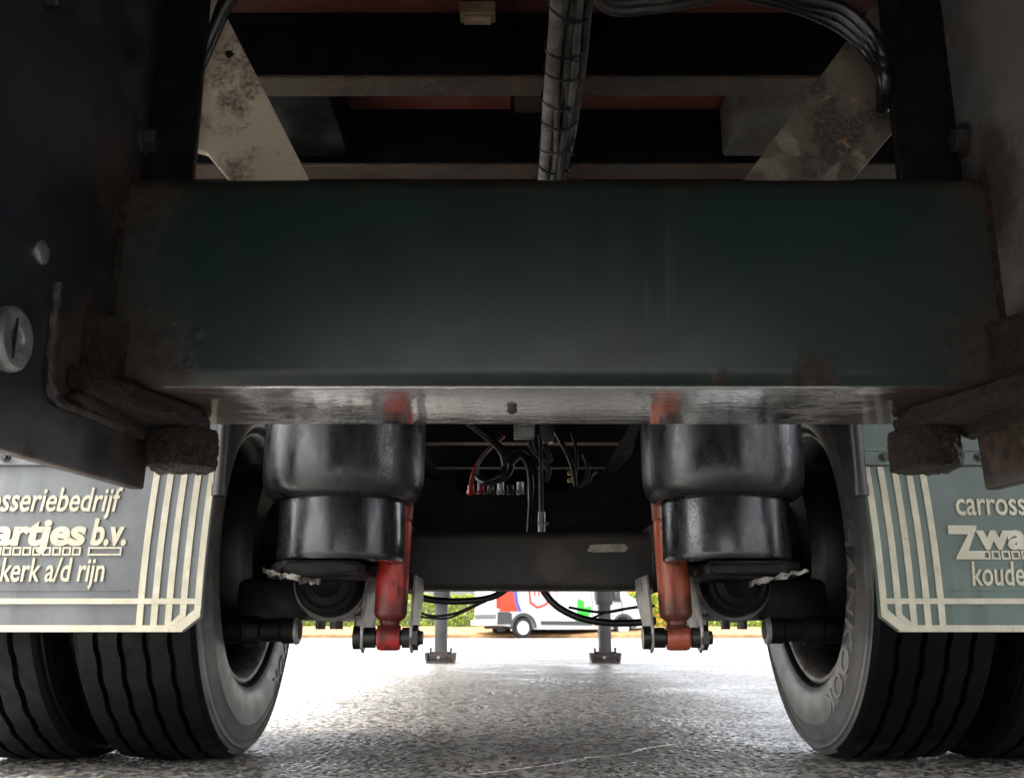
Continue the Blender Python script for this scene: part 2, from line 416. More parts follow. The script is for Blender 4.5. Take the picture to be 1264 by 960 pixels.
M = dict(
    beam=mat_beam(), beam_under=mat_beam_under(),
    plateL=mat_side_plate('dark_side_plate_paint', (.019, .0235, .031), 1, (.032, .027, .022)),
    plateR=mat_side_plate('grey_side_plate_paint', (.125, .119, .115), 5, (.075, .062, .052), .585),
    flange=simple('black_flange_paint', (.003, .003, .0034), .4, var=.4, dirt=(.010, .0075, .006), dirt_amt=.3, spec=.3),
    rust=rusty('scaly_rust', (.016, .012, .0095), .46, .45, 3, 1, .010, .28, 80),
    rustR=rusty('orange_scaly_rust', (.034, .025, .019), .5, .5, 6, 1, .010, .35, 70),
    weld=rusty('weld_bead_steel', (.02, .018, .017), .45, .5, 8, .5, .003, .3, 60),
    zinc=simple('galvanised_steel', (.38, .39, .39), .42, .75, var=.3, vs_=40, dirt=(.16, .12, .09), dirt_amt=.35),
    bolt=rusty('grimy_bolt_steel', (.02, .018, .017), .35, .5, 2, .3, .001),
    tan=mat_brace('pale_tan_brace', (.58, .49, .38), (.13, .10, .075), .42, 2),
    grimy=mat_brace('grimy_brace_paint', (.13, .105, .08), (.03, .028, .025), .46, 5, 4),
    cross=simple('black_crossmember_paint', (.0015, .002, .0035), .5, var=.5, vs_=8, dirt=(.006, .005, .004), dirt_amt=.3, spec=.2),
    flangebrown=rusty('brown_flange_dirt', (.030, .023, .016), .44, .75, 4, .6, .003, .7, 14),
    floor=simple('red_brown_plywood', (.075, .017, .012), .6, var=.35, vs_=5, dirt=(.03, .015, .011), dirt_amt=.4, stretch=(1, .25, 1)),
    wood=simple('tan_wood', (.28, .2, .12), .75, var=.3, vs_=25, dirt=(.12, .08, .05), dirt_amt=.4),
    cable=simple('grey_black_cable', (.014, .0135, .013), .45, var=.35, vs_=30, dirt=(.05, .045, .04), dirt_amt=.45),
    conduit=simple('dusty_grey_conduit', (.20, .185, .17), .6, var=.25, vs_=26, dirt=(.08, .07, .06), dirt_amt=.4),
    blackp=simple('black_plastic', (.006, .006, .006), .38, var=.4),
    hose=simple('black_rubber_hose', (.007, .007, .008), .32, var=.4, vs_=30),
    redhose=simple('red_air_hose', (.42, .015, .012), .35, var=.2),
    yellow=simple('yellow_fitting', (.5, .33, .03), .4, var=.2),
    bellows=mat_wet_rubber('wet_bellows_rubber', (.009, .0095, .010), .30),
    piston=mat_wet_rubber('wet_black_piston', (.007, .008, .008), .22),
    redL=mat_shock('red_shock_paint', (.34, .018, .016), (.46, .036, .026), (.05, .012, .010), 1), redR=mat_shock('faded_red_shock_paint', (.34, .07, .035), (.42, .115, .055), (.18, .026, .017), 6), axle=mat_axle(),
    chalk=simple('grey_paint_scuff', (.30, .28, .24), .7, var=.3, vs_=60, dirt=(.09, .08, .07), dirt_amt=.35),
    black=simple('black_underbody_steel', (.0022, .0022, .0026), .55, var=.5, vs_=10, dirt=(.007, .006, .005), dirt_amt=.35, spec=.25),
    scraped=simple('scraped_bright_steel', (.20, .185, .16), .4, .6, var=.5, vs_=60, dirt=(.03, .025, .02), dirt_amt=.5),
    shackle=simple('worn_grey_bracket', (.34, .33, .31), .45, .4, var=.3, vs_=20, dirt=(.06, .05, .04), dirt_amt=.33),
    tyre=mat_tyre(), sidewall=mat_sidewall_bounce_lit(),
    rim=rusty('dark_rim_steel', (.02, .018, .017), .3, .6, 5, .4, .002, .4, 20),
    rimedge=rusty('rusty_rim_flange', (.16, .145, .13), .4, .6, 7, .4, .002, .4, 30),
    flapL=mat_flap('grey_flap_rubber', (.13, .139, .142)), flapR=mat_flap('green_reflection_flap_rubber', (.095, .132, .112)),  # right flap carries a green reflection in its base colour
    bracket=simple('dusty_grey_bracket', (.05, .046, .04), .7, var=.3, vs_=12, dirt=(.025, .02, .016), dirt_amt=.4),
    cable2=simple('dusty_grey_cable', (.09, .086, .08), .55, var=.3, vs_=26, dirt=(.04, .036, .032), dirt_amt=.4),
    tubeL=mat_shock('grimy_darkened_red_tube', (.20, .012, .010), (.28, .02, .016), (.02, .010, .008), 3), tubeR=mat_shock('grimy_darkened_orange_tube', (.15, .035, .02), (.22, .06, .03), (.03, .014, .010), 8),  # tubes darkened below the body's red to mute their reflection in the beam
    letters=simple('worn_sidewall_letters', (.22, .21, .20), .5, var=.2),
    cream=mat_cream(), asphalt=mat_asphalt('wet_asphalt', False), asphalt_near=mat_asphalt('wet_asphalt_chips', True),
    leg=simple('grey_leg_steel', (.07, .07, .072), .4, .2, var=.3, dirt=(.14, .075, .035), dirt_amt=.3, vs_=6),
    foot=rusty('rusty_foot_steel', (.035, .03, .027), .45, .7, 9, .5, .004),
    body=simple('white_trailer_body', (.6, .6, .58), .4),
)

# ------------------------------------------------------------------ the ground
def grid_mesh(name, x0, x1, y0, y1, mat, z=0.0):
    return MB().add([(x0,y0,z),(x1,y0,z),(x1,y1,z),(x0,y1,z)], [(0,1,2,3)]).build(name, mat, smooth=0)
g = grid_mesh('ground', -500, 500, -500, 900, M['asphalt'], -.012)
tag(g, 'wet dark asphalt yard shining under the trailer', 'ground', kind='structure')
def worley(x, y, cell, seed):
    """distance to the nearest jittered point and that point's random value"""
    rng = np.random.RandomState(seed); tab = rng.rand(256, 256, 3)
    gx, gy = x/cell, y/cell; ix, iy = np.floor(gx).astype(int), np.floor(gy).astype(int)
    best = np.full(x.shape, 9.0); val = np.zeros(x.shape)
    for dx in (-1, 0, 1):
        for dy in (-1, 0, 1):
            t = tab[(ix+dx) % 256, (iy+dy) % 256]
            d = np.hypot(ix+dx+t[..., 0]-gx, iy+dy+t[..., 1]-gy)
            m = d < best; best = np.where(m, d, best); val = np.where(m, t[..., 2], val)
    return best, val
def chip_surface():
    """the stone chips of the asphalt in front of the camera, as real relief"""
    nx, ny = 640, 1150
    t = np.linspace(0, 1, ny); Y = 1.55*(9.5/1.55)**t
    u = np.linspace(-1, 1, nx)
    X = u[None, :]*(0.60*Y[:, None] + .35); YY = np.repeat(Y[:, None], nx, 1)
    d1, v1 = worley(X, YY, .0135, 1); d2, v2 = worley(X+3.3, YY+1.7, .027, 2)
    s1 = np.clip((.60 - d1)/.34, 0, 1); s1 = s1*s1*(3-2*s1); s2 = np.clip((.5 - d2)/.3, 0, 1); s2 = s2*s2*(3-2*s2)
    h = s1*(.6 + .4*v1)*.0028 + s2*(v2 > .6)*.0010
    lo = .0016*np.sin(X*2.3+1)*np.sin(YY*1.7) + .0012*np.sin(X*7.1+YY*3.3)
    z = -.0062 + h + lo
    e = np.minimum.reduce([np.repeat(np.minimum(t/.01, (1-t)/.04)[:, None], nx, 1), np.repeat(((1-np.abs(u))/.02)[None, :], ny, 0)])
    z = -.0118 + (z + .0118)*np.clip(e, 0, 1)
    co = np.stack([X, YY, z], -1).reshape(-1, 3)
    a = (np.arange(ny-1)[:, None]*nx + np.arange(nx-1)[None, :]).ravel()
    q = np.stack([a, a+1, a+nx+1, a+nx], -1).astype(np.int32)
    me = bpy.data.meshes.new('asphalt_surface')
    me.vertices.add(len(co)); me.vertices.foreach_set('co', co.astype(np.float32).ravel())
    me.loops.add(q.size); me.loops.foreach_set('vertex_index', q.ravel())
    me.polygons.add(len(q)); me.polygons.foreach_set('loop_start', np.arange(0, q.size, 4, dtype=np.int32))
    me.polygons.foreach_set('loop_total', np.full(len(q), 4, dtype=np.int32))
    me.polygons.foreach_set('use_smooth', np.ones(len(q), dtype=bool))
    me.update(calc_edges=True); me.materials.append(M['asphalt_near'])
    o = bpy.data.objects.new('asphalt_surface', me); C.objects.link(o); o.parent = g; o['kind'] = 'stuff'
chip_surface()

# ------------------------------------------------------------------ the trailer
CX = .045
T = empty('trailer', (CX, 0, 0))
tag(T, 'underside of a semi trailer seen from behind, with dark green beam and twin tyres', 'trailer')

# floor boards
FZ = 1.255
for i, (x0, x1) in enumerate(((-1.245, -.045), (-.041, 1.245))):
    y = -1.62  # floor, rails and body stretched back out of view to darken the bay
    while y < 10:
        MB().box(x0, x1, y, y+1.196, FZ, FZ+.022).build('floor_board', M['floor'], T, smooth=0, bevel=.002, segs=1); y += 1.2
for s in (-1, 1):
    MB().box(*sorted((s*1.25, s*1.275)), -1.65, 10.8, 1.16, 1.32).build('side_rail', M['flange'], T, smooth=0, bevel=.004)
sh = MB().box(-1.272, 1.272, -1.645, 10.8, 1.325, 3.7).build('cargo_body', M['body'], T, smooth=0)
# cross members
def crossmember(y):
    e = empty('crossmember', (0, y, 0), T)
    MB().box(-1.24, 1.24, -.004, .004, 1.1425, 1.247).box(-1.24, 1.24, -.027, -.0045, 1.2475, 1.254).box(-1.24, 1.24, .0045, .027, 1.2475, 1.254)\
        .build('web', M['cross'], e, smooth=0)
    MB().box(-1.24, 1.24, -.027, .027, 1.135, 1.142).build('lower_flange', M['flangebrown'], e, smooth=0, bevel=.0015, segs=1)
    return e
first = crossmember(1.383 - 9*.297)
for y in [1.383 + (k-9)*.297 for k in range(1, 17)] + [4.45 + .71*k for k in range(9)]:
    c = copy_tree(first, T); c.location = (0, y, 0)
# packers between the cross members
for s in (-1, 1):
    MB().box(*sorted((s*.352, s*.46)), 1.415, 1.648, 1.150, 1.252).build('packing_block', M['flange'] if s < 0 else M['bracket'], T, bevel=.008)
# main chassis rails further forward
for s in (-1, 1):
    x = s*.52
    MB().box(x-.005, x+.005, 1.75, 11, .862, 1.122).box(x-.06, x+.06, 1.75, 11, .850, .8615).box(x-.06, x+.06, 1.75, 11, 1.1225, 1.134).build('chassis_rail', M['cross'], T, smooth=0)

# rear beam with a rounded rectangular section
def rrect(y0, y1, z0, z1, r, n=6):
    pts = []
    for cy, cz, a0 in ((y1-r, z1-r, 0), (y0+r, z1-r, 90), (y0+r, z0+r, 180), (y1-r, z0+r, 270)):
        for k in range(n+1):
            a = R(a0 + 90*k/n); pts.append((cy + r*math.cos(a), cz + r*math.sin(a)))
    return pts
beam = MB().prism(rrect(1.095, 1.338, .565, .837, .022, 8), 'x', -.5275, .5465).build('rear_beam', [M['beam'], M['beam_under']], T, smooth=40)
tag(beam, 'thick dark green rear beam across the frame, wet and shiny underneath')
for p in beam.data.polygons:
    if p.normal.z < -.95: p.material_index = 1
MB().lathe([(.566, .0), (.566, .006), (.560, .0075), (.557, .004), (.556, .0)], 'z', (-.045, 1.215, 0), 16).build('drain_plug', M['bolt'], beam)
def hexbolt(parent, centre, axis, r=.014, h=.011, washer=.021, m=None):
    """bolt head with a washer; axis is the direction the head points in"""
    c = Vector(centre); a = Vector(axis).normalized(); m = m or M['bolt']
    b = MB()
    b.tube([c - a*.001, c + a*.0035], washer, 28)
    b.tube([c + a*.0035, c + a*(.0035+h*.85), c + a*(.0035+h)], [r, r, r*.86], 6)
    return b.build('bolt', m, parent, smooth=25)

# side plates, seen edge on from between them
for s in (-1, 1):
    p = .529 if s < 0 else .548
    m = M['plateL'] if s < 0 else M['plateR']
    x0, x1 = sorted((s*p, s*(p+.018)))
    poly = [(-.25, .448), (.80, .447), (1.252, .463), (1.258, .540), (1.262, .86), (1.166, .86), (1.166, 1.13), (-.25, 1.13)] if s < 0 else \
           [(-.25, .44), (.80, .445), (1.194, .454), (1.20, .53), (1.262, .55), (1.262, .86), (1.166, .86), (1.166, 1.13), (-.25, 1.13)]
    sp = MB().prism(poly, 'x', x0, x1).build('side_plate', m, T, smooth=0, bevel=.003)
    tag(sp, 'dark bluish steel side plate with galvanised bush' if s < 0 else 'grey steel side plate with rusty foot')
    hexbolt(sp, (s*p, 1.135 if s > 0 else 1.145, .905 if s > 0 else .91), (-s, 0, 0), .0165, .013, .024)
    hexbolt(sp, (s*p, .86, .925), (-s, 0, 0), .0165, .013, .024)
    # inward return flange standing on the beam
    MB().box(*sorted((s*.464, s*(p-.0005))), 1.150, 1.162, .839, 1.254).build('return_flange', M['flange'], sp, smooth=0, bevel=.0025)
    # corner gusset between plate and beam, with weld beads
    MB().prism([(s*(p-.001), 1.03), (s*(p-.001), 1.0935), (s*(p-.026), 1.0935)], 'z', .568, .640).build('corner_gusset', M['rustR'], sp, smooth=30, bevel=.003, sub=3, fn=lumpy(.002, 110, s))
    zz = [(s*(p-.003), 1.0935, .64 + .2*k/60) for k in range(61)]
    MB().tube(zz, [.0042 + .0015*noise.noise(Vector((k*.31, s, 0))) for k in range(61)], 8, wob=.35).build('weld_bead', M['rustR'], sp)
    # foot bracket under the beam end with a rounded nose
    ax, ay, rr = s*(p-.050), 1.236, .046
    fb = empty('foot_bracket', (0, 0, 0), sp)
    mt = M['rust'] if s < 0 else M['rustR']
    plan = [(s*(p-.001), 1.0), (s*(p-.018), 1.02), (ax - s*.03, ay-.035), (ax - s*.02, 1.285), (s*(p-.001), 1.285)]
    MB().prism(plan, 'z', .538, .5635).build('arm', mt, fb, smooth=40, bevel=.004, sub=3, fn=lumpy(.0022, 120, 3+s))
    nose = [(ax - s*rr*math.sin(R(a)), ay - rr*math.cos(R(a))) for a in range(-50, 200, 14)] + [(s*(p-.004), 1.28)]
    MB().prism(nose, 'z', .487, .5378).build('nose', mt, fb, smooth=40, bevel=.005, sub=3, fn=lumpy(.0030, 110, 7+s))
    pth = [(s*(p-.003), .955, .64), (s*(p-.003), .956, .60), (s*(p-.003), .958, .55), (s*(p-.003), .968, .527), (s*(p-.003), .99, .519), (s*(p-.003), 1.07, .523), (s*(p-.003), 1.165, .526)]
    pts = smooth_path(pth, 8)
    MB().tube(pts, [.0055 + .0012*noise.noise(Vector((k*.6, 2, s))) for k in range(len(pts))], 10, wob=.35, seed=s).build('weld_bead', M['weld'] if s < 0 else M['rustR'], sp)
    # thick rusty foot edge
    MB().prism([(1.03, .545), (1.245, .552), (1.2, .52), (1.0, .528)], 'x', *sorted((s*(p-.015), s*(p-.0005)))).build('foot_edge', M['rustR'] if s > 0 else M['rust'], sp, smooth=30, bevel=.004, sub=3, fn=lumpy(.0025, 90, 9+s))
    if s < 0:
        MB().lathe([(-.530, .0), (-.530, .030), (-.524, .032), (-.518, .031), (-.515, .027), (-.516, .013), (-.518, .0125), (-.518, .0)], 'x', (0, .872, .553), 40).build('bush', M['zinc'], sp)
        MB().box(-.5165, -.5145, .864, .867, .532, .572).build('bush_slot', M['blackp'], sp, smooth=0)
        MB().lathe([(-.530, .0), (-.530, .0125), (-.526, .0125), (-.5245, .010), (-.5245, .0)], 'x', (0, .918, .660), 24).build('plug', M['zinc'], sp)

# diagonal brace plates standing on the beam
for s in (-1, 1):
    poly = [(.24, .838), (.41, .838), (.425, .885), (.494, .965), (.60, 1.0), (.60, 1.2), (.52, 1.25), (.500, 1.19)]
    if s < 0: poly = [(-.300, .838), (-.396, .838), (-.468, .924), (-.60, .96), (-.60, 1.2), (-.49, 1.25), (-.474, 1.175)]
    b = MB().prism(poly, 'y', 1.20, 1.216).build('brace_plate', M['tan'] if s < 0 else M['grimy'], T, smooth=0, bevel=.002)  # left plate has the paler tone of the pair
    tag(b, 'pale tan diagonal brace plate with a rough worn patch' if s < 0 else 'grimy brown diagonal brace plate with pale scraped patches')
    ie = [(-.300, .838), (-.474, 1.175), (-.482, 1.175), (-.312, .838)] if s < 0 else [(.24, .838), (.500, 1.19), (.508, 1.19), (.252, .838)]
    MB().prism(ie, 'y', 1.2165, 1.262).build('return_edge', M['flange'] if s < 0 else M['rustR'], b, smooth=0, bevel=.001)
    if s < 0:
        MB().prism([(-.446 + .006*math.cos(k), 1.075 + .006*math.sin(k)) for k in (0, 1, 2, 3, 4, 5)], 'y', 1.1975, 1.1999).build('hole', M['blackp'], b, smooth=0)

# the cable bundle
cb = empty('cable_bundle', (.032, 0, 1.088), T)
tag(cb, 'bundle of dusty grey cables tied with black ties')
random.seed(3)
slots = [(-.021, -.004, .0098, 'conduit'), (-.007, -.009, .0055, 'cable'), (.002, -.012, .005, 'cable'), (.010, -.008, .006, 'cable'), (.018, -.004, .0055, 'cable'),
         (.022, .006, .005, 'cable'), (.010, .004, .006, 'cable'), (-.002, .002, .006, 'cable'), (-.010, .006, .005, 'cable'), (.003, .013, .006, 'cable'), (.014, .014, .0055, 'cable'), (-.012, .016, .005, 'cable')]
for i, (dx, dz, r, mk_) in enumerate(slots):
    pts = []
    for k in range(60):
        y = -.3 + k*.05
        w = .011 if mk_ == 'cable' else .003
        pts.append((dx + w*noise.noise(Vector((y*3.6, i*7.3, 1))) + .004*math.sin(y*2), y, dz + w*noise.noise(Vector((y*3.6, i*7.3, 9))) - .002*math.sin(y*3)))
    MB().tube(pts, r, 10).build('cable' if mk_ == 'cable' else 'conduit', M[mk_] if i % 2 == 0 else M['cable2'], cb, smooth=60)
for k in range(22):
    y = .9 + k*.073 + random.uniform(-.012, .012)
    tilt = random.uniform(-.014, .014)
    pts = [(.029*math.cos(a) - .001, y + tilt*math.cos(a), .0215*math.sin(a) + .002) for a in (2*math.pi*j/28 for j in range(28))]
    MB().tube(pts, .0021, 6, closed=True).build('cable_tie', M['blackp'], cb)
    a = random.uniform(-2.6, -.6)
    hx, hz = .029*math.cos(a), .0225*math.sin(a) + .002
    MB().box(hx-.004, hx+.004, y-.004, y+.004, hz-.003, hz+.003).tube([(hx, y, hz), (hx+.008, y-.01, hz-.012)], .0014, 5).build('cable_tie_head', M['blackp'], cb, smooth=0)
# cables branching to the right
for off, r in ((0, .0065), (.011, .0055)):
    MB().tube(smooth_path([(.03, .95, 1.085+off), (.055, 1.06, 1.082+off), (.085, 1.105, 1.079+off), (.14, 1.11, 1.084+off), (.20, 1.115, 1.098), (.30, 1.12, 1.125), (.42, 1.13, 1.132)], 8), r, 10).build('branch_cable', M['cable'], T, smooth=60)
# hoses near the frame top
for off in (0, .016, .030):
    MB().tube(smooth_path([(.27, 1.10+off, 1.122), (.34, 1.12+off*.6, 1.109), (.40, 1.125+off*.6, 1.095-off*.4), (.437, 1.13+off*.5, 1.06-off*.5), (.4515, 1.135, 1.02-off*.8), (.46, 1.17, .97)], 8), .0095, 12).build('brake_hose', M['hose'], T, smooth=60)
for off in (0, .014):
    MB().tube(smooth_path([(-.30, 1.13, 1.20), (-.39, 1.135+off, 1.165), (-.435, 1.15, 1.125+off), (-.462, 1.168, 1.08), (-.485, 1.175, 1.02), (-.51, 1.18, .95)], 8), .009, 12).build('brake_hose', M['hose'], T, smooth=60)
MB().box(-.128, -.072, 1.325, 1.352, 1.232, 1.2545).box(-.122, -.078, 1.328, 1.349, 1.226, 1.2319).build('wood_block', M['wood'], T, smooth=0, bevel=.002)
MB().box(-.040, .012, 1.60, 1.652, 1.246, 1.2545).build('joint_strip', M['rustR'], T, smooth=0, bevel=.001)

# axle
AY, AZ = 2.38, .47
ax_ = MB().prism(rrect(2.31, 2.45, .376, .514, .02, 5), 'x', -.66, .66).build('axle', M['axle'], T, smooth=40)
tag(ax_, 'grimy brown square axle beam with a pale paint scuff')
MB().prism([(.135, .466), (.15, .463), (.225, .465), (.233, .474), (.224, .483), (.16, .482), (.142, .480)], 'y', 2.3082, 2.3099).build('paint_scuff', M['chalk'], ax_, smooth=0)
for s in (-1, 1):
    MB().box(*sorted((s*.285, s*.30)), 2.296, 2.475, .368, .53).build('axle_seat_plate', M['axle'], ax_, bevel=.006)

# air springs
def air_spring(s):
    e = empty('air_spring', (s*.398, 2.0, 0), T)
    tag(e, 'wet black air spring beside the red shock absorber')
    MB().lathe([(.86, .0), (.86, .12), (.85, .150), (.80, .1655), (.70, .1675), (.63, .168), (.60, .1678), (.580, .1665), (.562, .162), (.549, .153), (.5425, .142), (.5415, .132), (.547, .125), (.56, .122)], 'z', n=72).build('bellows', M['bellows'], e, smooth=60)
    MB().lathe([(.56, .115), (.551, .124), (.546, .1275), (.540, .129), (.432, .1305), (.424, .1305), (.419, .127), (.417, .105), (.425, .10), (.425, 0)], 'z', n=72).build('piston', M['piston'], e, smooth=40)
    # mounting foot under the piston with scraped steel flakes
    f = MB().prism([(-s*.06, -.12), (s*.09, -.125), (s*.135, -.05), (s*.12, .10), (-s*.05, .10)], 'z', .385, .416).build('spring_seat', M['black'], e, bevel=.008, sub=2, fn=lumpy(.006, 40, s))
    random.seed(41 + s)
    for q in range(3):
        up, lo = [], []
        for k in range(6):
            x = .128 - q*.036 - k*.0074; zc = .394 - q*.008 - k*.0012
            up.append((s*(x + random.uniform(-.002, .002)), zc + random.uniform(.001, .008))); lo.append((s*(x + random.uniform(-.002, .002)), zc - random.uniform(.001, .009)))
        MB().prism(up + lo[::-1], 'y', -.131 + q*.004, -.11 + q*.004).build('scraped_edge', M['scraped'], f, smooth=0)
    # clamp rings and top plate
    MB().lathe([(.862, 0), (.862, .155), (.850, .157)], 'z', n=40).build('top_plate', M['black'], e)
for s in (-1, 1): air_spring(s)
# brackets from the rails to the air springs
for s in (-1, 1):
    MB().box(*sorted((s*.25, s*.57)), 1.86, 2.14, .864, .90).build('spring_bracket', M['black'], T, bevel=.004)

# brake chambers: short fat cylinders facing the camera
for s in (-1, 1):
    e = empty('brake_chamber', (s*.445, 0, .385), T)
    MB().lathe([(2.10, 0), (2.10, .028), (2.096, .034), (2.104, .050), (2.10, .058), (2.105, .066), (2.12, .072), (2.16, .075)], 'y', n=40).build('housing', M['black'], e)
    MB().lathe([(2.158, .075), (2.155, .081), (2.165, .085), (2.182, .085), (2.19, .081), (2.19, .074)], 'y', n=40).build('clamp_ring', M['shackle'], e)
    MB().lathe([(2.19, .076), (2.25, .072), (2.275, .06), (2.28, 0)], 'y', n=40).build('rear_housing', M['black'], e)
    for q_ in (-.02, .02): MB().tube([(q_, 2.17, -.083), (q_, 2.17, -.10)], .008, 8).build('clamp_bolt', M['bolt'], e)
    # trailing arm with its eye and U bolts under the axle
    a = empty('trailing_arm', (0, 0, 0), T)
    MB().prism([(2.17, .345), (2.2, .318), (2.5, .305), (2.95, .42), (2.95, .53), (2.5, .366), (2.2, .366)], 'x', *sorted((s*.392, s*.50))).build('arm', M['black'], a, bevel=.008)
    MB().lathe([(-.06, .05), (-.06, .075), (.06, .075), (.06, .05)], 'x', (s*.446, 2.97, .475), 24).build('eye', M['black'], a)
    for y in (2.29, 2.47):
        for q_ in (.40, .49): MB().tube([(s*q_, y, .308), (s*q_, y, .285)], .012, 6).build('bolt', M['shackle'], a)

# shock absorbers
def shock(s):
    e = empty('shock_absorber', (0, 0, 0), T)
    tag(e, 'bright red shock absorber' if s < 0 else 'faded orange red shock absorber')
    m = M['redL'] if s < 0 else M['redR']
    bx = -.304 if s < 0 else .304
    bot = Vector((bx, 2.08, .268)); top = Vector((bx + s*.012 + .0, 2.06, .66)) if s < 0 else Vector((bx - .014, 2.085, .66))
    if s < 0: top = Vector((bx + .012, 2.085, .66))
    d = (top - bot).normalized()
    P = lambda t: bot + d*t
    MB().tube([P(.022), P(.027), P(.030), P(.034), P(.042), P(.050), P(.235), P(.243), P(.25)], [.017, .021, .021, .022, .032, .0348, .0348, .034, .030], 32).build('body', m, e)
    MB().tube([P(.245), P(.247), P(.30), P(.305), P(.306), P(.42)], [.030, .036, .036, .037, .0345, .0345], 32).build('dust_tube', M['tubeL'] if s < 0 else M['tubeR'], e)
    MB().lathe([(bx-.024, .012), (bx-.024, .024), (bx-.018, .0265), (bx+.018, .0265), (bx+.024, .024), (bx+.024, .012)], 'x', (0, 2.08, .268), 28).build('lower_eye', m, e)
    MB().tube([(bx-.072, 2.08, .268), (bx+.066, 2.08, .268)], .0155, 20).build('pin', M['bolt'], e)
    b = MB(); b.tube([(bx-.074, 2.08, .268), (bx-.058, 2.08, .268)], .024, 24); b.tube([(bx-.058, 2.08, .268), (bx-.028, 2.08, .268)], .021, 24)
    b.build('bush', M['blackp'], e, smooth=30)
    b = MB(); b.tube([(bx+.028, 2.08, .268), (bx+.046, 2.08, .268)], .021, 24); b.tube([(bx+.046, 2.08, .268), (bx+.062, 2.08, .268)], .026, 6); b.tube([(bx+.062, 2.08, .268), (bx+.072, 2.08, .268)], .014, 12)
    b.build('nut', M['bolt'], e, smooth=25)
    for o, w in ((-.055, .006), (.048, .006)):
        x = bx + o
        # hanger cheek from the axle down to the pin
        MB().prism([(2.305, .40), (2.30, .35), (2.115, .248), (2.085, .236), (2.06, .248), (2.055, .29), (2.09, .36), (2.12, .40)], 'x', x-w/2, x+w/2).build('hanger_cheek', M['shackle'], e, bevel=.0015, segs=1)
for s in (-1, 1): shock(s)

# wheels: twin tyres, rims, drums
def tyre_mesh():
    W, Rr = .118, .470
    prof = []                     # (x, r, zig) across the tread
    gx = (-.074, -.025, .025, .074); gw = .0062; gd = .013
    prof.append((-W, Rr-.010, 0)); prof.append((-W+.006, Rr-.004, 0))
    for g_ in gx:
        e = lambda x: Rr - .004*(abs(x)/W)**2*1.2
        prof += [(g_-gw-.016, e(g_-gw-.016), 0), (g_-gw, e(g_-gw), 1), (g_-gw*.45, e(g_)-gd, 1), (g_+gw*.45, e(g_)-gd, 1), (g_+gw, e(g_+gw), 1), (g_+gw+.016, e(g_+gw+.016), 0)]
    prof.append((W-.006, Rr-.004, 0)); prof.append((W, Rr-.010, 0))
    side = [(.1215, .455), (.1225, .448), (.1275, .4465), (.1285, .440), (.1245, .4385), (.1255, .4365), (.1305, .431), (.132, .4255), (.128, .424), (.1295, .421), (.1345, .4045), (.1375, .399), (.135, .3965), (.138, .372), (.137, .350), (.131, .328), (.124, .313), (.116, .306), (.111, .304), (.107, .309), (.100, .306)]
    full = [(-x, r, 0) for x, r in side[::-1]] + prof + [(x, r, 0) for x, r in side]
    n = 216; vv = []; ff = []; m = len(full)
    for k in range(n):
        q = 2*math.pi*k/n
        zz = .0014*(1 if (k % 6) < 3 else -1)
        sag = 1.0
        for x, r, zg in full:
            yy, z_ = r*math.sin(q), -r*math.cos(q)
            xx = x + (zz*zg)
            if z_ < -.462: z_ = -.462 + (z_ + .462)*.12            # contact patch
            bulge = max(0.0, (-z_ - .30)/.16) * max(0, math.cos(q))
            if abs(x) > .119: xx += math.copysign(.006*min(1, bulge)*max(0, (r-.30)/.15)*(1 if r < .45 else .3), x)
            vv.append((xx, yy, z_))
    for k in range(n):
        l = (k+1) % n
        for i in range(m-1): ff.append((k*m+i, k*m+i+1, l*m+i+1, l*m+i))
    return vv, ff
tv, tf = tyre_mesh()
def font_mesh(body, offset=0.0, extrude=0.0, shear=0.0, spacing=1.0):
    cu = bpy.data.curves.new('t', 'FONT'); cu.body = body; cu.offset = offset; cu.extrude = extrude; cu.shear = shear; cu.size = 1.0; cu.resolution_u = 4
    cu.space_character = spacing
    o = bpy.data.objects.new('t', cu); C.objects.link(o)
    dg = bpy.context.evaluated_depsgraph_get(); dg.update()
    me = bpy.data.meshes.new_from_object(o.evaluated_get(dg))
    vs_ = [v.co.copy() for v in me.vertices]; fs_ = [tuple(p.vertices) for p in me.polygons]
    bpy.data.objects.remove(o); bpy.data.curves.remove(cu); bpy.data.meshes.remove(me)
    return vs_, fs_
def bend_text(body, x_side, r0, height, a0, a1, rise):
    """letters round the sidewall; angle 0 = bottom of the wheel, growing towards +Y; a0..a1 reading direction"""
    vs_, fs_ = font_mesh(body, .006, .02, 0, 1.15)
    xs = [v.x for v in vs_]; ys = [v.y for v in vs_]; x0, x1 = min(xs), max(xs); y0, y1 = min(ys), max(ys)
    out = []
    for v in vs_:
        t = (v.x-x0)/(x1-x0); q = a0 + (a1-a0)*t
        r = r0 + (v.y-y0)/(y1-y0)*height
        sx = .1375 - max(0, (r-.372))*.09 - max(0, (.350-r))*.25
        x = x_side*(sx + (rise if v.z > 0 else -.004))
        out.append((x, r*math.sin(q), -r*math.cos(q)))
    return out, fs_
tyre_me = None
WZ = .4645
tread_sidewall = [M['tyre'], M['sidewall']]
